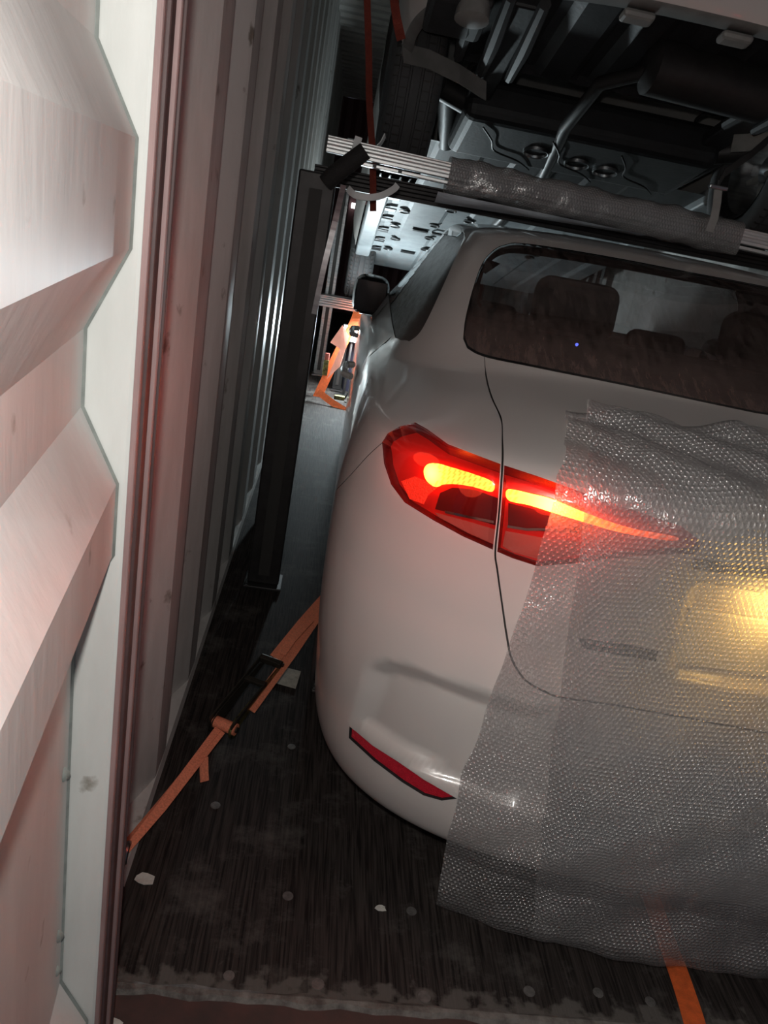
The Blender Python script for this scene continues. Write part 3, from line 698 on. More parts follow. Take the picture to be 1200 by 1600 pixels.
# wheel wells and wheels
for yc in (1.02, 3.70):
    for sx in (-1, 1):
        m = MB(); m.lathe([(0, .345), (-sx*.26, .345), (-sx*.26, .01)], (sx*.868, yc, .30), 'x', 40, (-.3, math.pi+.3)); m.build('wheel_well', M_black, car, True)
def make_wheel(parent, loc, rim_mat, sx):
    t = empty('wheel', loc); t.parent = parent
    R, W = .318, .205
    prof = [(-W/2+.03, .215), (-W/2+.004, .24), (-W/2, .27), (-W/2+.008, .300), (-W/2+.024, .315)]
    for g in (-.062, -.022, .022, .062): prof += [(g-.006, R), (g-.004, R-.008), (g+.004, R-.008), (g+.006, R)]
    prof += [(W/2-.024, .315), (W/2-.008, .300), (W/2, .27), (W/2-.004, .24), (W/2-.03, .215)]
    MB().lathe(prof, (0, 0, 0), 'x', 64).build('tyre', M_rubber, t, True)
    # sipes across the shoulders
    sp = MB()
    for k in range(60):
        a = 2*math.pi*k/60
        for x0, x1 in ((-W/2+.016, -.066), (.066, W/2-.016), (-.055, -.03), (.03, .055)):
            Mx = Matrix.Rotation(a, 4, 'X'); sp.box((x0, -.0022, R-.006), (x1, .0022, R+.0012), Mx)
    sp.build('tread_sipe', M_gap, t)['kind'] = 'stuff'
    MB().lathe([(sx*.07, .218), (sx*.085, .205), (sx*.05, .19), (-sx*.06, .19), (-sx*.09, .218)], (0, 0, 0), 'x', 48).build('rim', rim_mat, t, True)
    for k in range(5):
        a = 2*math.pi*k/5; Mx = Matrix.Rotation(a, 4, 'X'); MB().box((sx*.045-.012, -.026, .03), (sx*.045+.012, .026, .20), Mx).build('spoke', rim_mat, t, bevel=.006)
    MB().lathe([(sx*.065, .0005), (sx*.063, .035), (sx*.04, .05), (0, .055)], (0, 0, 0), 'x', 24).build('hub', rim_mat, t, True)
    return t
for yc in (1.02, 3.70):
    for sx in (-1, 1): make_wheel(car, (sx*.775, yc, .318), M_steel, sx)
# floor pan of the car
_sv = [(s, .0) for s in np.linspace(0, 3, 60)]; _ring = base_surf(np.array([q[0] for q in _sv]), np.zeros(60))
vv = [(p[0], p[1], .20) for p in _ring]+[(-p[0], p[1], .20) for p in _ring[::-1]]
obj('underbody', vv, [tuple(range(len(vv)))], M_under, car)

# rear lamps -----------------------------------------------------------------
HOT = [(cast(669, 740), 1.0), (cast(862, 792), 1.0)]
HOTP = [base_surf(*h[0]) for h in HOT]
def hot(p):
    d0 = np.linalg.norm(p-HOTP[0]); d1 = np.linalg.norm(p-HOTP[1]); base = 1.3
    tail = max(0, 1-max(0, (p[0]-HOTP[1][0]))/.19) if p[0] > HOTP[1][0] else 1
    rib = 1.0 if d0 < .022 or d1 < .06 else .45+.55*(math.sin(2*math.pi*p[0]/.0085) > -.35)
    return rib*(1.6*base+50*math.exp(-(d0/.017)**2)+14*math.exp(-(d0/.05)**2)+60*math.exp(-(d1/.028)**2)+26*math.exp(-(d1/.11)**2)*tail+9*tail)
PX_LED1 = [(657, 738), (660, 728), (668, 722), (682, 722), (700, 727), (735, 738), (767, 752), (766, 770), (735, 762), (710, 758), (690, 758), (676, 762), (662, 752)]
PX_LED2 = [(792, 765), (830, 772), (860, 780), (910, 802), (980, 827), (1056, 842), (1050, 849), (980, 838), (924, 823), (863, 804), (825, 792), (792, 784)]
PX_HEX1 = [(618, 752), (640, 745), (657, 752), (676, 764), (662, 775), (655, 790), (632, 781)]
PX_DARK1 = [(680, 772), (700, 764), (735, 768), (774, 783), (772, 826), (725, 812), (672, 798)]
PX_LIP1 = [(672, 803), (725, 818), (771, 832), (769, 855), (723, 835), (679, 811)]
PX_DARK2 = [(790, 790), (830, 800), (880, 815), (930, 828), (900, 838), (850, 836), (790, 826)]
PX_LIP2 = [(786, 834), (850, 846), (905, 852), (905, 872), (845, 880), (800, 868), (782, 858)]
PX_BAR1 = [(690, 800), (725, 808), (768, 817), (768, 821), (725, 812), (690, 804)]
PX_BAR2 = [(790, 824), (820, 829), (860, 829), (900, 822), (900, 826), (860, 833), (820, 833), (790, 828)]
def lamp(name, sv_out, mask_reg, leds, hexes, darks, lips, bars, sd, label):
    t = flat_patch(name, sv_out, M_lampred, car, -.022, sd); t['label'] = label
    for p in leds: flat_patch('led_bar', to_sv(p), M_led, t, -.009, sd, attr=hot, grid=.006)
    for p in hexes: flat_patch('reflex_panel', to_sv(p, sm=False), M_lampglow, t, -.014, sd)
    for p in darks: flat_patch('dark_chamber', to_sv(p, sm=False), M_lampdark, t, -.016, sd)
    for p in lips: flat_patch('smoked_lip', to_sv(p, sm=False), M_lampgrey, t, -.015, sd)
    for p in bars: flat_patch('bright_trim', to_sv(p, sm=False), M_chrome, t, -.012, sd)
    # walls of the lamp bowl
    k = len(sv_out); A = skin(sv_out, .0, False); B = skin(sv_out, -.022, False); sx = 1 if sd == 'l' else -1
    obj('lamp_bowl', np.concatenate([A, B])*[sx, 1, 1], [(i, (i+1) % k, k+(i+1) % k, k+i) for i in range(k)], M_lampdark, t)
    flat_patch('lens', sv_out, M_lens, t, -.001, sd, grid=.01, bulge=.006)
    return t
for sd in 'lr':
    lamp('tail_lamp', SV_OUT, 'out', [PX_LED1], [PX_HEX1], [PX_DARK1], [PX_LIP1], [PX_BAR1], sd, 'red corner tail lamp with glowing light bar')
    lamp('lid_lamp', SV_IN, 'in', [PX_LED2], [], [PX_DARK2], [PX_LIP2], [PX_BAR2], sd, 'red tapering lamp on the trunk lid with glowing light bar')
    sx = 1 if sd == 'l' else -1
    for (s_, v_), pw in ((cast(650, 712), .42), (cast(725, 760), .34), (cast(850, 792), .38)):
        p = skin(np.array([[s_, v_]]), .045, False)[0]; q = point_light('tail_halo_fill', (p[0]*sx, p[1], p[2]), pw, (1.0, .07, .03), .04, car)  # unseen red lights added off the lenses to tint the nearby paint
# reflectors in the bumper, each in a thin black frame
for sd in 'lr':
    r_ = flat_patch('reflector', SV_REFL, M_reflex, car, -.006, sd, grid=.008); r_['label'] = 'red bumper reflector'
    P = skin(SV_REFL, -.004, False)*[1 if sd == 'l' else -1, 1, 1]; MB().tube([*P, P[0]], .003, 6, False).build('reflector_frame', M_black, r_, True)
# light bar garnish between the lid lamps, number plate and its lamps
def rear_y(x, z):
    vs = np.linspace(3, 11, 200); L = level(vs); zz_ = L[:, 1]; k = int(np.argmin(np.abs(zz_-z))); r, zc, a, zs, b, n = L[k, :6]
    return r+b*(1-(1-min(1, abs(x)/a)**n)**(1/n))
g = MB(); pts = [(x, rear_y(x, .955)-.006, .955+.010*(1-(abs(x)/.28)**2)) for x in np.linspace(-.29, .29, 25)]
g.tube(pts, .010, 8); o = g.build('chrome_garnish', M_darksteel, car, True)
MB().box((-.26, .072, .755), (.26, .078, .865)).build('number_plate', pmat('plate_white', (.75, .72, .62), .4), car, bevel=.004)
pl = bpy.data.objects['number_plate']; pl['label'] = 'blank pale number plate'
for x in (-.13, .13):
    h = MB().box((x-.03, .05, .918), (x+.03, .085, .93)).build('plate_lamp', pmat('plate_lamp_lens', (.8, .7, .4), .3, emit=(1, .62, .18), estr=2), car, bevel=.003)
    point_light('plate_lamp_light', (x, .035, .90), 1.3, (1.0, .58, .14), .045, car)
# emblem-like name strip beside the plate (dark lettering seen through the wrap)
flat_patch('name_badge', cast_poly([(903, 996), (970, 1004), (1028, 1016), (1024, 1033), (970, 1023), (912, 1012)]), M_darksteel, car, .003)
# door mirror, handles
def mirror(sx):
    v = []; n = 20; rings = []
    secs = [(.0, .045, .055), (.02, .075, .085), (.06, .085, .095), (.11, .070, .085), (.14, .03, .05)]
    m = MB(); t = None; v = []; f = []
    for y, hx, hz in secs:
        for k in range(n):
            a = 2*math.pi*k/n; c, s = math.cos(a), math.sin(a); v.append((sx*.86+hx*abs(c)**.6*math.copysign(1, c), 2.60+y, 1.035+hz*abs(s)**.6*math.copysign(1, s)))
    for i in range(len(secs)-1):
        for k in range(n): f.append((i*n+k, i*n+(k+1) % n, (i+1)*n+(k+1) % n, (i+1)*n+k))
    f += [tuple(range(n)), tuple((len(secs)-1)*n+k for k in range(n))]
    hd = m.add(v, f).build('door_mirror', M_trim, car, True); hd['label'] = 'black door mirror'
    MB().tube([(sx*.90, 2.66, 1.03), (sx*.86, 2.68, 1.0), (sx*.79, 2.70, 1.0)], [.03, .028, .04], 10).build('mirror_arm', M_trim, hd, True)
    MB().box((sx*.86-.07, 2.597, .965), (sx*.86+.07, 2.601, 1.105)).build('mirror_glass', M_trim, hd, bevel=.002)
for sx in (-1, 1): mirror(sx)
for sx in (-1, 1):
    for y in (1.52, 2.46):
        hp = [(sx*.895, y, .868), (sx*.918, y+.02, .870), (sx*.922, y+.10, .872), (sx*.918, y+.18, .873), (sx*.893, y+.20, .873)]
        MB().tube(hp, [.012, .013, .014, .013, .012], 8).build('door_handle', M_paint, car, True)
# cabin: parcel shelf, seats, head restraints, roof lining, dashboard
cab = MB().box((-.66, .78, .98), (.66, 1.20, 1.10)).build('parcel_shelf', M_seat, car, bevel=.02)
def cushion(name, c, h, parent, rot=0.0, bev=.05):
    o = MB().box((-h[0], -h[1], -h[2]), h).build(name, M_seat, parent, bevel=bev, seg=4); o.location = c; o.rotation_euler = (rot, 0, 0); return o
cushion('rear_bench_back', (0, 1.30, .86), (.66, .08, .30), car, -.35)
for x in (-.26, .34): cushion('head_restraint', (x, 1.30, 1.235), (.13, .05, .085), car, -.2, .045)
for x in (-.37, .37):
    cushion('front_seat_back', (x, 2.30, .74), (.25, .07, .28), car, -.3); cushion('head_restraint', (x, 2.22, 1.06), (.13, .05, .08), car, -.2, .045)
cushion('dashboard', (0, 3.2, .88), (.68, .22, .13), car)
MB().box((-.62, .75, .40), (.62, 3.0, .46)).build('cabin_floor', M_seat, car)
MB().lathe([(0, .005), (.002, .004), (.003, .0005)], (-.255, 1.19, 1.145), 'y', 8).build('indicator_light', pmat('blue_indicator', (.02, .03, .3), .4, emit=(.1, .15, 1), estr=6), car, True)

# ================================================================== BUBBLE WRAP hung over the tail of the car
def car_prof(x, n=90):
    """rear profile (y, z) of the car at lateral x, from the deck down to the bumper's lower edge"""
    vs = np.linspace(12.6, 1.0, n); L = level(vs); r, zc, a, zs, b, nn = [L[:, k] for k in range(6)]
    q = np.clip(abs(x)/a, 0, .999); y = r+b*(1-(1-q**nn)**(1/nn)); z = zc+(zs-zc)*q**3.2
    return np.stack([y, z], 1)
def rear_hull(P):
    """taut cloth over the profile: lower-y hull walked from the deck to the hem"""
    H = []
    for p in P:
        while len(H) >= 2 and ((H[-1][0]-H[-2][0])*(p[1]-H[-2][1])-(H[-1][1]-H[-2][1])*(p[0]-H[-2][0])) < 0: H.pop()
        H.append(p)
    return np.array(H)
def wrap_point(x, u, ztop_v, hem_z, taut, off):
    pass
def make_wrap(name, left, top_px, hem_z, xr, off, seed, label, nx=110, nz=170):
    # left edge and top edge traced on the skin -> (x, arc) on the car
    r_ = np.random.default_rng(seed); ph = r_.uniform(0, 6.28, 12)
    def edge_xz(p):
        c = cast(*p); q = base_surf(*c); return q[0], q[2]
    L = np.array([edge_xz(p) for p in left]); order = np.argsort(L[:, 1]); lz, lx = L[order, 1], L[order, 0]
    T = np.array([edge_xz(p) for p in top_px]); order = np.argsort(T[:, 0]); tx, tz = T[order, 0], T[order, 1]
    hemL = left_hem[seed]
    lz = np.concatenate([[hem_z], lz]); lx = np.concatenate([[hemL], lx])
    cols = []
    V = np.zeros((nx, nz, 3)); UV = np.zeros((nx, nz, 2))
    for i in range(nx):
        f = i/(nx-1)
        # provisional column position; true x follows the slanted left edge row by row
        xc = lx[-1]+(xr-lx[-1])*f
        P = car_prof(xc); zt = float(np.interp(xc, tx, tz)); y_top = float(np.interp(-zt, -P[:, 1], P[:, 0])); P = np.concatenate([[[y_top, zt]], P[P[:, 1] < zt]])
        P = np.concatenate([P, [[P[-1, 0]-.0, .19], [P[:, 0].min()+.045, hem_z+.03], [P[:, 0].min()+.055, hem_z]]])
        H = rear_hull(P); 
        Q = []
        for pp in P:
            yh = np.interp(-pp[1], -H[:, 1], H[:, 0]) if (np.diff(-H[:, 1]) >= 0).all() else pp[0]
            Q.append((.35*pp[0]+.65*min(yh, pp[0]), pp[1]))
        Q = np.array(Q); d = np.concatenate([[0], np.cumsum(np.linalg.norm(np.diff(Q, axis=0), axis=1))]); t = np.linspace(0, d[-1], nz)
        yy = np.interp(t, d, Q[:, 0]); zz_ = np.interp(t, d, Q[:, 1])
        for j in range(nz):
            z = zz_[j]; xl = float(np.interp(z, lz, lx)); x = xl+(xr-xl)*f
            y = yy[j]-(yy[j]-0)*0
            # follow the plan curve of the tail at the true x
            dy = rear_plan(x)-rear_plan(xc)
            s_ = t[j]/d[-1]
            wr = .0035*math.sin(9*x+14*z+ph[0])+.003*math.sin(23*x-31*z+ph[1])+.002*math.sin(61*x+17*z+ph[2])
            hem = max(0, (.28-z)/.22); wr += hem*(.006*math.sin(8*x+ph[3])+.003*math.sin(19*x+ph[4]))
            top = max(0, (z-1.0)/.08); wr += top*.010*(1+math.sin(26*x+40*yy[j]+ph[5]))
            edge = math.exp(-f/.02)*.0015*math.sin(40*z+ph[6])
            ny, nzv = -1.0, .0
            if j > 0 and j < nz-1:
                a_, b_ = yy[j+1]-yy[j-1], zz_[j+1]-zz_[j-1]; l = math.hypot(a_, b_)+1e-9; ny, nzv = b_/l, -a_/l
                if ny > 0.05: ny, nzv = -ny, -nzv
                if nzv < 0 and z > .9: nzv = abs(nzv)
            V[i, j] = (x+edge, y+dy+ny*(off+wr), z+nzv*(off+wr)); UV[i, j] = (x, t[j])
    faces = [(i*nz+j, (i+1)*nz+j, (i+1)*nz+j+1, i*nz+j+1) for i in range(nx-1) for j in range(nz-1)]
    W = to_world(V.reshape(-1, 3)); o = obj(name, W, faces, M_wrap, None, True, UV.reshape(-1, 2))
    return tag(o, label, 'bubble wrap')
def rear_plan(x): return .60*(1-(1-min(.999, abs(x)/.885)**2.7)**(1/2.7))
def loc_x(px, py, z):
    d = ray(px, py); p = CAM+d*(z-CAM[2])/d[2]; return float((RCAR.T@(p-ORG))[0])
left_hem = {1: loc_x(676, 1362, .08), 2: loc_x(818, 1404, .08)}
make_wrap('bubble_wrap', [(882, 655), (874, 700), (864, 745), (850, 820), (835, 870), (812, 940), (790, 1000), (772, 1060), (750, 1130), (722, 1205), (712, 1250), (700, 1290)],
          [(880, 651), (940, 662), (1000, 668), (1100, 680), (1190, 692)], .08, .62, .010, 1, 'clear bubble wrap hanging over the trunk, under the second sheet')
make_wrap('bubble_wrap', [(908, 660), (906, 740), (904, 830), (893, 900), (880, 955), (870, 1050), (862, 1130), (852, 1220), (844, 1290)],
          [(905, 655), (940, 664), (1000, 671), (1100, 686), (1190, 698)], .075, .64, .019, 2, 'wider clear bubble wrap sheet laid on top, its edge parallel to the lid lamp tip')

# ================================================================== RACK: cross beams, posts and their padding
def beam(x0, x1, Y, z, name, label, mat=M_alu, h=.062, d=.055, group=None):
    b = empty(name, ((x0+x1)/2, Y, z), label, 'beam', group); L = (x1-x0)/2
    # extruded section with grooves
    sec = [(-d/2, -h/2), (-d/2, -h*.28), (-d/2+.006, -h*.24), (-d/2+.006, -h*.06), (-d/2, -.0), (-d/2, h*.16), (-d/2+.005, h*.20), (-d/2+.005, h*.36), (-d/2, h*.40), (-d/2, h/2), (d/2, h/2), (d/2, -h/2)]
    k = len(sec); v = [(-L, a, c) for a, c in sec]+[(L, a, c) for a, c in sec]
    MB().add(v, [(i, (i+1) % k, k+(i+1) % k, k+i) for i in range(k)]+[tuple(range(k-1, -1, -1)), tuple(range(k, 2*k))]).build('extrusion', mat, b, bevel=.0015)
    return b
b1 = beam(-.088, 2.02, 2.62, 1.545, 'cross_beam', 'bright aluminium beam lying over the roof of the white sedan, half of it wrapped', h=.046)
b1.rotation_euler = (0, math.radians(1.2), 0)
# lower flange of the beam
MB().box((-.97, -.035, -.040), (1.0, .03, -.030)).build('flange', M_alu, b1, bevel=.002)
for x in (-.90, -.82): MB().box((x-.006, -.037, -.039), (x+.006, -.0345, -.031)).build('flange_bolt', M_darksteel, b1)
b2 = beam(-.15, 2.0, 3.44, 1.50, 'wheel_beam', 'dark rack beam under the rear tyres of the raised car', M_darksteel, .07, .12)
b3 = beam(-.17, 2.0, 6.62, .655, 'wheel_beam', 'grey rack beam under the front tyres of the raised car', M_steel, .09, .14)
def post(x0, x1, Y, z1, label, mat, d=.07, foot=True, group=None):
    p = empty('rack_post', ((x0+x1)/2, Y, 0), label, 'post', group); hw = (x1-x0)/2
    MB().box((-hw, -d/2, .012), (hw, d/2, z1)).build('column', mat, p, bevel=.006)
    MB().box((-hw*.35, -d/2-.004, .05), (hw*.35, -d/2, z1-.05)).build('web', M_gap, p)
    MB().box((-hw-.012, -d/2-.03, 0), (hw+.012, d/2+.03, .012)).build('foot_plate', mat, p, bevel=.003)
    return p
post(-.165, -.045, 2.70, 1.485, 'dark steel rack post under the end of the wrapped beam, by the corrugated wall', M_darksteel)
post(1.955, 2.045, 2.70, 1.485, 'dark steel rack post by the far corrugated wall under the wrapped beam', M_darksteel)
post(-.17, -.08, 3.44, 1.465, 'dark steel rack post holding the beam of the rear tyres', M_darksteel)
post(1.95, 2.04, 3.44, 1.465, 'dark steel rack post on the far side holding the beam of the rear tyres', M_darksteel)
post(-.075, .010, 6.74, 1.9, 'pale lit rack post beside the orange sling deep in the container', M_steel)
post(.10, .17, 6.26, .50, 'short dark rack post behind the orange sling', M_darksteel)
post(1.95, 2.03, 6.14, 1.9, 'pale rack post deep in the container on the far side', M_steel)
# navy padding round the short post
MB().tube([(.25, 6.34, .0), (.25, 6.34, .2), (.25, 6.33, .36), (.245, 6.32, .44)], [.07, .075, .07, .05], 14).build('padded_cover', M_navy, None, True)
tag(bpy.data.objects['padded_cover'], 'dark navy padded cover standing next to the short rack post', 'cover')
# bubble wrap sleeve on the beam: crumpled tube
def sleeve():
    n, k = 150, 26; v = []; f = []; uv = []
    for i in range(n):
        x = .295+(1.27-.295)*i/(n-1)+.0; t = x
        for j in range(k):
            a = 2*math.pi*j/k; c, s = math.cos(a), math.sin(a)
            hy = .044*abs(c)**.7*math.copysign(1, c); hz = .052*abs(s)**.7*math.copysign(1, s)
            w_ = 1+.06*math.sin(21*x+3*a)+.05*math.sin(47*x-2*a)+.03*math.sin(90*x+5*a)
            flare = 1+.10*math.exp(-(i/(n-1))/.02)
            v.append((x, 2.62+hy*w_*flare, 1.545-.0209*(x-.966)-.010+hz*w_*flare)); uv.append((x, a*.05))
    for i in range(n-1):
        for j in range(k): f.append((i*k+j, i*k+(j+1) % k, (i+1)*k+(j+1) % k, (i+1)*k+j))
    o = obj('bubble_wrap_sleeve', v, f, M_wrap2, None, True, uv); return tag(o, 'bubble wrap sleeve rolled around the aluminium beam', 'bubble wrap')
sleeve()
sl = obj('bubble_wrap_sleeve', *(lambda xs: ([(x, y, 1.50-(1.50-z)*max(.15, 1-(x-.27)/.75)-.02*(x-.27)) for x in xs for (y, z) in ((2.562, 1.492), (2.57, 1.480+.004*math.sin(30*x)), (2.60, 1.468+.005*math.sin(17*x)), (2.64, 1.462))], [(4*i+k, 4*i+4+k, 4*i+5+k, 4*i+1+k) for i in range(len(xs)-1) for k in range(3)]))(np.linspace(.27, .95, 60)), pmat('pale_film', (.55, .62, .68), .2, spec=.8, noise=.3, nscale=60, stretch=(.3, 6, 6)), None, True)
tag(sl, 'loose pale plastic film hanging under the wrapped beam', 'plastic film'); sl.name = 'plastic_film'
# black foam pad strapped on the beam's end, white straps
fp = MB().tube([(-.075, 2.575, 1.455), (-.055, 2.57, 1.480), (-.01, 2.565, 1.525), (.03, 2.562, 1.565)][::1], [.026, .028, .028, .026], 14).build('foam_tube', M_foam, None, True)
tag(fp, 'black foam tube strapped to the bare end of the aluminium beam', 'foam tube')
def strap(name, pts, wd, across, mat, label, cat='strap', th=.003, k=5, parent=None, group=None):
    P = smooth_px([tuple(p) for p in pts], False, k); m = MB().ribbon(P, wd, th, across); o = m.build(name, mat, parent)
    if parent is None: tag(o, label, cat, group)
    return o
strap('white_strap', [(.005, 2.585, 1.60), (.0, 2.58, 1.57), (-.002, 2.575, 1.54), (.0, 2.575, 1.515)], .022, (1, 0, .2), M_white, 'short white strap looped over the beam above the foam tube')
strap('white_strap', [(.055, 2.64, 1.575), (.075, 2.66, 1.60), (.085, 2.67, 1.625)], .026, (.3, .9, .1), M_white, 'white strap end sticking up behind the beam')
strap('white_strap', [(-.005, 2.58, 1.452), (.02, 2.555, 1.437), (.06, 2.55, 1.437), (.10, 2.56, 1.450), (.135, 2.59, 1.475), (.145, 2.60, 1.49)], .020, (0, .3, 1), M_white, 'white strap sagging in a loop below the beam')
strap('white_strap', [(-.02, 2.60, 1.46), (-.03, 2.63, 1.35), (-.045, 2.64, 1.2), (-.055, 2.65, 1.05)], .018, (1, 0, 0), M_steel, 'grey strip hanging from the beam in place of the pale edge of the rack post')  # added strip stands for the post's pale edge
# strap with a buckle on the wrapped right end of the beam
def px_at(x, y, Y):
    d = ray(x, y); return tuple(CAM+d*(Y-CAM[1])/d[1])
bk = empty('buckle_strap', px_at(1118, 330, 2.56), 'grey strap with a metal buckle tied round the wrapped part of the beam', 'strap')
o0 = Vector(px_at(1118, 330, 2.56))
MB().ribbon([Vector(px_at(x, y, 2.555))-o0 for x, y in ((1108, 362), (1116, 340), (1120, 318), (1122, 296))], .026, .003, (1, 0, .2)).build('webbing', M_dirtyw, bk)
MB().box((-.03, -.008, -.006), (.03, .008, .006)).build('buckle', M_steel, bk, bevel=.003).location = Vector(px_at(1122, 293, 2.55))-o0
MB().ribbon([Vector(p)-o0 for p in (px_at(1122, 288, 2.57), px_at(1132, 270, 2.7), px_at(1175, 240, 2.9), px_at(1215, 205, 3.1))], .026, .003, (0, .2, 1)).build('webbing', M_liner, bk)

# ================================================================== THE RAISED CAR above, nose down
AL = math.radians(14.5)
up = empty('raised_car', (.955, 2.454, 1.80), 'raised white car tilted nose down on the rack, seen from below', 'car')
up.rotation_euler = (-AL, 0, 0)
BODY_UP = .10
# shell: same kind of body, lower roof, only the skin
gs = np.concatenate([np.linspace(0, 1, 40), np.linspace(1, 2, 24)[1:], np.linspace(2, 3, 20)[1:]]); gv = np.linspace(1.2, NL-1, 60)
Gs, Gv = np.meshgrid(gs, gv, indexing='ij'); PP = base_surf(Gs, Gv); PP[..., 2] = .2+(PP[..., 2]-.2)*.66
ok = np.ones(Gs.shape, bool)
for yc in (1.02, 4.3): ok &= ~(((PP[..., 1]-yc)**2+(PP[..., 2]-.27)**2 < .37**2) & (Gs > .3) & (Gs < 2.7) & (np.abs(PP[..., 0]) > .6))
v = []; f = []
for sx in (1, -1):
    b = len(v); v += [(p[0]*sx, p[1], p[2]) for p in PP.reshape(-1, 3)]
    for i in range(len(gs)-1):
        for j in range(len(gv)-1):
            if ok[i, j] and ok[i+1, j] and ok[i, j+1] and ok[i+1, j+1]: q = b+i*len(gv)+j; f.append((q, q+1, q+len(gv)+1, q+len(gv)))
obj('body_shell', v, f, M_paint, up, True)
# bumper's folded lower edge with clip tabs (visible at the top of the picture)
ring = base_surf(np.linspace(0, 1.25, 60), np.full(60, 1.2)); ring[:, 2] = .2+(ring[:, 2]-.2)*.66
for sx in (1,):
    full = np.concatenate([ring[::-1], (ring*[-1, 1, 1])[1:]]); k = len(full); v = []; f = []
    for p in full:
        d = np.array([p[0], p[1]-1.2]); d /= np.linalg.norm(d)+1e-9
        v += [(p[0], p[1], p[2]), (p[0]-d[0]*.045, p[1]-d[1]*.045, p[2]-.012), (p[0]-d[0]*.05, p[1]-d[1]*.05, p[2]+.004)]
    for i in range(k-1):
        for q in range(2): f.append((3*i+q, 3*i+3+q, 3*i+4+q, 3*i+1+q))
    obj('bumper_lower_edge', v, f, M_dirtyw, up, True)
for x in (-.19, .12, .43):
    MB().box((x-.05, .075, .19), (x+.05, .13, .215)).build('clip_tab', M_dirtyw, up, bevel=.012)
# underbody: spare-wheel well, floor pan with stamped beads, tank, silencer, axle
def ub(name, mb, mat, **k): return mb.build(name, mat, up, **k)
def pan(name, x0, x1, y0, y1, z, mat, nx=36, ny=40, amp=.012, per=.11):
    v = []; f = []
    for i in range(nx):
        for j in range(ny):
            x = x0+(x1-x0)*i/(nx-1); y = y0+(y1-y0)*j/(ny-1); e = min(1, min(i, nx-1-i)/2, min(j, ny-1-j)/2)
            h = amp*e*(1 if math.sin(2*math.pi*x/per) > .2 else 0); v.append((x, y, z+h))
    for i in range(nx-1):
        for j in range(ny-1): q = i*ny+j; f.append((q, q+1, q+ny+1, q+ny))
    return obj(name, v, f, mat, up)
pan('trunk_floor', -.62, .62, .14, .80, .30, M_under, amp=.02, per=.2)
pan('rear_floor_pan', -.74, .74, 1.42, 2.28, .217, M_under, nx=60, amp=.010, per=.37)  # same pan as the grey one; shade painted in as black
pan('floor_pan', -.74, .74, 2.25, 4.45, .215, M_ecoat, nx=60, amp=.010, per=.37)
ub('fuel_tank', MB().box((-.55, .95, .17), (.55, 1.42, .34)), M_under, bevel=.05, seg=4)
ub('silencer', MB().tube([(-.02, .45, .25), (.0, .45, .25), (.44, .48, .25), (.46, .48, .25)], [.05, .09, .09, .05], 20), M_darksteel, smooth=True)
ub('exhaust_pipe', MB().tube([(.0, .47, .24), (-.12, .60, .23), (-.14, .9, .18), (-.05, 1.5, .19), (-.05, 3.2, .19)], .026, 10), M_darksteel, smooth=True)
ub('twist_beam', MB().tube([(-.66, .98, .27), (-.4, 1.10, .24), (.4, 1.10, .24), (.66, .98, .27)], .05, 12), M_darksteel, smooth=True)
for sx in (-1, 1):
    ub('trailing_arm', MB().tube([(sx*.62, 1.02, .29), (sx*.58, 1.25, .26), (sx*.54, 1.50, .25)], [.05, .04, .045], 10), M_darksteel, smooth=True)
    ub('coil_spring', MB().tube([(sx*.5+.05*math.cos(t), 1.04+.05*math.sin(t), .26+.02*t/1.6) for t in np.linspace(0, 22, 80)], .008, 6), M_darksteel, smooth=True)
    ub('frame_rail', MB().box((sx*.50-.05, .25, .24), (sx*.50+.05, 3.6, .29)), M_under, bevel=.01)
    ub('sill', MB().box((sx*.78-.055, 1.42, .175), (sx*.78+.055, 4.0, .25)), M_ecoat, bevel=.012)
    m = MB(); m.lathe([(0, .365), (-sx*.27, .365), (-sx*.27, .02)], (sx*.87, 1.02, .27), 'x', 40, (.95, math.pi-.1)); m.build('wheel_liner', M_liner, up, True)
    m = MB(); m.lathe([(0, .36), (-sx*.27, .36), (-sx*.27, .02)], (sx*.87, 4.3, .27), 'x', 40, (0, math.pi)); m.build('wheel_liner', M_liner, up, True)
    for yc in (1.0, 4.30): make_wheel(up, (sx*.775, yc, .318), M_steel, sx)
    # stamped guards between bumper and wheel
    for k, (x, y0, y1, z) in enumerate(((.66, .16, .64, .235), (.56, .18, .70, .225), (.45, .2, .72, .235))):
        ub('bumper_rib', MB().tube([(sx*x, y0, z), (sx*(x-.01), (y0+y1)/2, z-.012), (sx*(x-.02), y1, z)], [.020, .026, .018], 8), M_liner, smooth=True)
    g = MB(); g.ribbon([(sx*.84, .62, .20), (sx*.74, .66, .215), (sx*.62, .70, .205), (sx*.50, .78, .20)], .075, .004, (0, .3, 1)); g.build('liner_flap', M_dirtyw, up)
    g = MB(); g.box((sx*.70-.10, .22, .20), (sx*.70+.10, .46, .26)); g.build('bumper_bracket', M_liner, up, bevel=.02)
    g = MB(); g.lathe([(0, .05), (-.05, .055), (-.06, .03), (-.06, .0005)], (sx*.66, .25, .22), 'z', 18); g.build('drain_cup', M_dirtyw, up, True)
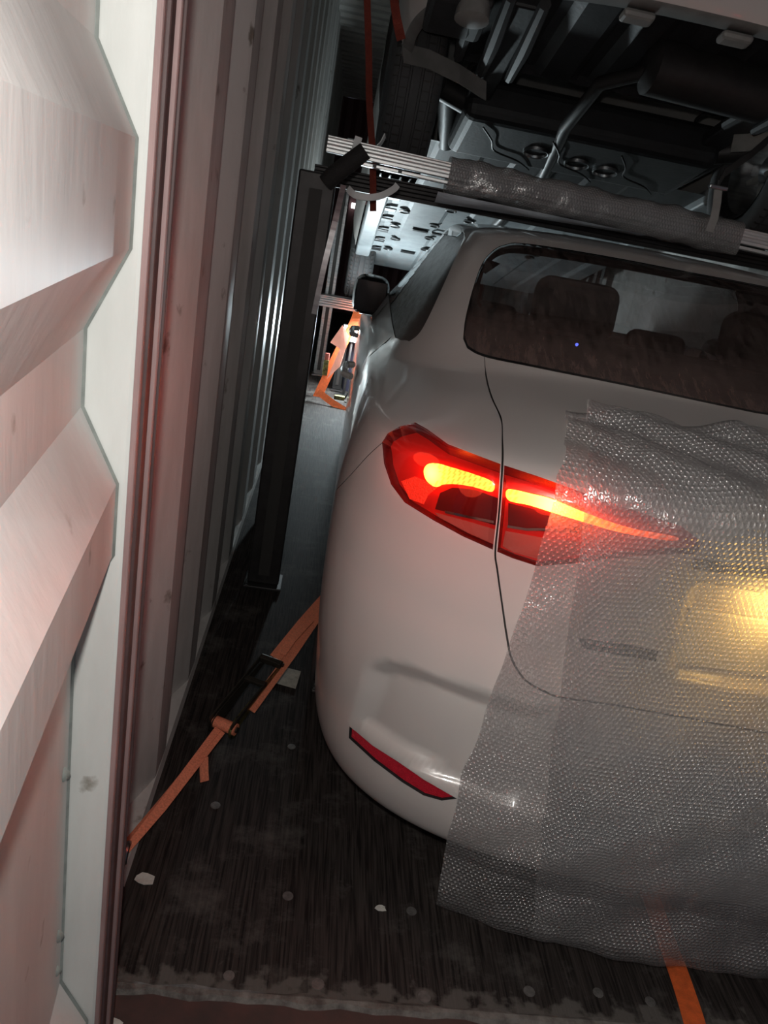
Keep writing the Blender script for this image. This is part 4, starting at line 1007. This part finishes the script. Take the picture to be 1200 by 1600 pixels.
# drain holes with rims and black plugs
for (x, y) in ((-.58, 2.36), (-.34, 2.45), (-.60, 2.66), (-.38, 2.85), (-.62, 3.05), (-.36, 3.2), (-.58, 3.4), (-.34, 3.55), (-.6, 3.75), (-.2, 2.6), (-.2, 3.1), (.1, 2.7), (.36, 2.6), (.36, 3.2)):
    MB().lathe([(0, .034), (-.006, .036), (-.008, .028), (-.002, .022), (-.002, .0005)], (x, y, .212), 'z', 18).build('drain_plug', M_black, up, True)
for (x, y) in ((-.70, 2.4), (-.70, 2.65), (-.70, 2.9), (-.70, 3.2), (-.70, 3.5), (-.70, 3.8)):
    MB().box((x-.05, y-.03, .20), (x+.05, y+.03, .208)).build('floor_slot', M_black, up, bevel=.01)
for (x, y) in ((-.45, 3.02), (-.32, 3.02), (-.45, 3.72)): MB().box((x-.055, y-.018, .198), (x+.055, y+.018, .21)).build('floor_slot', M_black, up, bevel=.006)
for (x, y, r) in ((-.18, 1.18, .055), (.02, 1.22, .055), (.16, 1.24, .055)):
    MB().lathe([(0, r-.006), (-.010, r-.004), (-.012, r), (0, r+.002)], (x, y, .17), 'z', 28).build('hole_rim', M_steel, up, True)
for k in range(3):
    x = -.45+.3*k; ub('brake_line', MB().tube(smooth_px([(x, 1.02, .162), (x+.06, 1.12, .156), (x+.10, 1.24, .160), (x+.22, 1.30, .158), (x+.30, 1.40, .165)], False, 5), .004, 6), M_darksteel, smooth=True)

for ch in up.children:
    if not ch.name.startswith('wheel') or ch.name.startswith('wheel_liner'): ch.location.z += BODY_UP
# ================================================================== LASHINGS
def ratchet_strap(A, B, t0, t1, label):
    """webbing from a floor ring A to a hook B with a ratchet between t0 and t1"""
    A, B = Vector(A), Vector(B); d = (B-A); L = d.length; u = d.normalized(); up_ = Vector((0, 0, 1)); sd_ = u.cross(up_).normalized(); n_ = sd_.cross(u)
    root = empty('ratchet_strap', tuple(A), label, 'strap'); Mx = Matrix((( *u, 0), (*sd_, 0), (*n_, 0), (0, 0, 0, 1))).transposed()
    def at(t, s=0, n=0): return tuple(u*(t*L)+sd_*s+n_*n)
    W = .034
    MB().ribbon([at(0, .004), at(.12, .006), at(t0, 0)], [.016, .024, .030], .003, tuple(sd_*.9-n_*.3)).build('webbing', M_orange, root)
    MB().ribbon([at(.015, -.012, -.006), at(.15, -.006, -.004), at(t0, -.004, -.004)], [.014, .018, .02], .003, tuple(sd_*.8+n_*.4)).build('webbing', M_orange, root)
    MB().ribbon([at(t1, .0, .012), at((t1+1)/2, .0, .012), at(1, 0, 0)], [W, W, W], .003, tuple(sd_*.9-n_*.3)).build('webbing', M_orange, root)
    MB().ribbon([at(t0+.10, .03, -.008), at(t1+.06, .026, -.004), at(.90, .018, 0)], W*.8, .003, tuple(sd_*.9-n_*.3)).build('webbing', M_orange, root)
    MB().ribbon([at(t1+.02, .01, .014), at(t1+.08, .012, .026), at(t1+.14, .018, .03), at(t1+.18, .02, .028)], W*.75, .003, tuple(sd_)).build('webbing_tail', M_orange, root)
    # tail hanging from the lower part
    tl = MB().ribbon([at(t0-.09, .012, 0), at(t0-.105, .022, -.03), at(t0-.115, .030, -.05)], .022, .003, tuple(u*.8+sd_*.5)); tl.build('webbing_tail', M_orange, root)
    # ratchet: two side plates, spool, handle
    r = empty('ratchet', tuple(u*(t0*L))); r.parent = root; r.matrix_parent_inverse.identity(); r.matrix_local = Matrix.Translation(u*(t0*L)) @ Mx
    RL = (t1-t0)*L
    for s in (-.026, .026):
        pts = [(0, -.012), (.02, -.022), (RL*.55, -.016), (RL, -.006), (RL, .010), (RL*.6, .018), (.03, .024), (0, .012)]; k = len(pts)
        v = [(x, s-.0012, z) for x, z in pts]+[(x, s+.0012, z) for x, z in pts]
        MB().add(v, [tuple(range(k)), tuple(range(2*k-1, k-1, -1))]+[(i, (i+1) % k, k+(i+1) % k, k+i) for i in range(k)]).build('side_plate', M_yzinc if s > 0 else M_darkzinc, r)
    MB().tube([(.02, -.036, 0), (.02, .036, 0)], .016, 14).build('spool', M_orange, r, True)
    MB().tube([(.02, -.040, 0), (.02, .040, 0)], .008, 10).build('axle', M_darkzinc, r, True)
    MB().lathe([(-.034, .024), (-.030, .026), (-.030, .010)], (.02, 0, 0), 'y', 16).build('gear', M_darkzinc, r, True)
    MB().lathe([(.034, .024), (.030, .026), (.030, .010)], (.02, 0, 0), 'y', 16).build('gear', M_yzinc, r, True)
    h = MB(); h.box((.0, -.034, .014), (RL*.92, -.029, .030)); h.box((.0, .029, .014), (RL*.62, .034, .028)); h.box((RL*.88, -.034, .012), (RL*.94, .034, .030)); h.box((RL*.58, -.034, .012), (RL*.64, .034, .024))
    h.build('handle', M_darkzinc, r, bevel=.002)
    MB().tube([(RL-.004, -.03, 0), (RL-.004, .03, 0)], .006, 8).build('cross_pin', M_darkzinc, r, True)
    MB().tube([(0, 0, 0.0), tuple(Vector((-.012, -.005, .002)))], .006, 6).build('hook', M_steel, root, True)
    return root
ratchet_strap((-.268, 1.305, .035), (.125, 2.235, .228), .37, .655, 'orange ratchet strap from the wall foot to the wheel of the white sedan')
# lashing ring in the wall foot
MB().tube([(-.262+.0*t, 1.30+.022*math.cos(t), .028+.022*math.sin(t)) for t in np.linspace(0, 2*math.pi, 18)], .006, 8, False).build('lashing_ring', M_steel, None, True)
tag(bpy.data.objects['lashing_ring'], 'steel lashing ring at the wall foot holding the orange ratchet strap', 'ring')
# wheel chock label / printed card behind the strap
cdv = obj('paper_label', [(-.012, 2.04, .004), (.064, 2.02, .004), (.075, 2.115, .006), (.0, 2.135, .004)], [(0, 1, 2, 3)], M_label); tag(cdv, 'printed paper label lying on the floor behind the ratchet', 'label'); cdv.modifiers.new('s', 'SOLIDIFY').thickness = .001
# orange strap lying on the floor under the wrap
strap('lashing_strap', [(.972, 1.46, .016), (.962, 1.34, .008), (.957, 1.26, .004), (.952, 1.17, .004), (.944, 1.09, .005), (.930, 1.02, .012), (.918, .95, .005), (.905, .86, .004), (.90, .78, -.0)], .046, (1, .1, 0), M_orange2, 'bright orange lashing strap lying across the sill below the bubble wrap', th=.0025)
# hanging straps by the raised car
strap('lashing_strap', [px_at(573, -20, 3.0), px_at(576, 80, 3.0), px_at(577, 160, 2.95), px_at(582, 240, 2.9), px_at(583, 330, 2.9)], .024, (1, .4, 0), M_redstrap, 'long dark red strap hanging beside the tyre of the raised car')
strap('lashing_strap', [px_at(614, -15, 2.75), px_at(620, 30, 2.72), px_at(627, 62, 2.75)], .028, (1, .3, 0), M_redstrap, 'short red strap at the fender of the raised car')
# deep in the container: orange sling, salmon cloth, crossing straps and a ratchet by the lit floor
strap('lashing_sling', [px_at(487, 640, 5.9), px_at(510, 590, 5.95), px_at(532, 545, 6.0), px_at(553, 505, 6.02), px_at(559, 488, 6.04)], .07, (1, 0, .3), M_orange2, 'orange sling slanting from the floor to the rack beam deep in the container', th=.006)
strap('lashing_strap', [px_at(497, 612, 5.75), px_at(515, 626, 5.7), px_at(530, 636, 5.66), px_at(545, 645, 5.62)], .05, (0, .4, 1), M_orange2, 'orange strap stretched low over the lit floor', th=.005)
cl = MB(); pts = [px_at(x, y, Y) for x, y, Y in ((535, 508, 6.0), (516, 535, 5.93), (531, 545, 5.92), (511, 592, 5.85), (531, 573, 5.86), (540, 545, 5.93), (545, 525, 5.98))]
cl.add(pts, [(0, 1, 2, 5), (0, 5, 6), (2, 3, 4, 5)]); c_ = cl.build('salmon_cloth', M_pink); c_.modifiers.new('s', 'SOLIDIFY').thickness = .004; tag(c_, 'salmon cloth flap hanging on the orange sling', 'cloth')
rt = empty('strap_ratchet', px_at(530, 622, 5.72), 'small yellow ratchet on the low orange strap', 'ratchet')
MB().box((-.04, -.02, -.012), (.04, .02, .02)).build('body', M_yzinc, rt, bevel=.004)
MB().tube([(.04, 0, .0), (.06, 0, .05), (.09, 0, .03), (.085, 0, -.03), (.045, 0, -.02)], .006, 8, False).build('handle_loop', M_darkzinc, rt, True)
sling = bpy.data.objects['lashing_sling']; q_ = Vector(px_at(509, 572, 5.94))
rt2 = MB().box(tuple(q_+Vector((-.02, -.02, -.07))), tuple(q_+Vector((.02, .02, .05)))).build('ratchet', M_yzinc, sling, bevel=.004); MB().tube([q_+Vector((0, -.0, .05)), q_+Vector((0, -.0, .10))], .018, 8).build('spool', M_redstrap, rt2, True)
# work lamp that lights the depth
wl = empty('work_lamp', px_at(552, 522, 6.06), 'bright white work lamp shining beside the mirror of the white sedan', 'lamp')
MB().box((-.085, .0, -.065), (.085, .03, .065)).build('lamp_body', M_black, wl, bevel=.006)
MB().box((-.08, -.006, -.06), (.08, .0, .06)).build('lamp_panel', pmat('lamp_panel_light', (.9, .95, 1), .4, emit=(.85, .97, 1), estr=12), wl, bevel=.003)
MB().tube([(0, .045, .04), (0, .045, .006-wl.location.z)], .010, 8).build('stand', M_darksteel, wl, True)
MB().lathe([(.006, .0005), (.006, .07), (0, .075)], (0, .045, -wl.location.z), 'z', 20).build('stand_foot', M_darksteel, wl, True)
# far gaps of daylight: two small lamps high at the far end
for x, y in ((555, 322), (575, 325)):
    p = px_at(x, y, 11.17); o = MB().box((-.055, -.02, -.035), (.055, .02, .035)).build('far_lamp', pmat('far_lamp_light', (1, 1, 1), .4, emit=(1, 1, 1), estr=3), None, bevel=.01); o.location = p
    tag(o, 'small white lamp shining at the far end of the container', 'lamp', 'small lamps at the far end')
# loose bits on the floor
def scrap(x, y, r, seed, label, mat=M_paper):
    q = np.random.default_rng(seed); n = 9; v = [(r*q.uniform(.6, 1.2)*math.cos(2*math.pi*k/n)*1.3, r*q.uniform(.6, 1.2)*math.sin(2*math.pi*k/n), .0015+.003*q.random()) for k in range(n)]
    o = obj('paper_scrap', v+[(0, 0, .002)], [(k, (k+1) % n, n) for k in range(n)], mat); o.location = (x, y, .001); o.modifiers.new('s', 'SOLIDIFY').thickness = .001
    return tag(o, label, 'scrap')
scrap(-.215, 1.262, .018, 1, 'torn white paper scrap on the floor near the wall foot')
scrap(.30, 1.245, .010, 3, 'small pale crumb on the plywood between the screws')
o = scrap(-.195, .955, .013, 5, 'yellowish paper scrap on the maroon sill by the door'); o.location.z = -.003
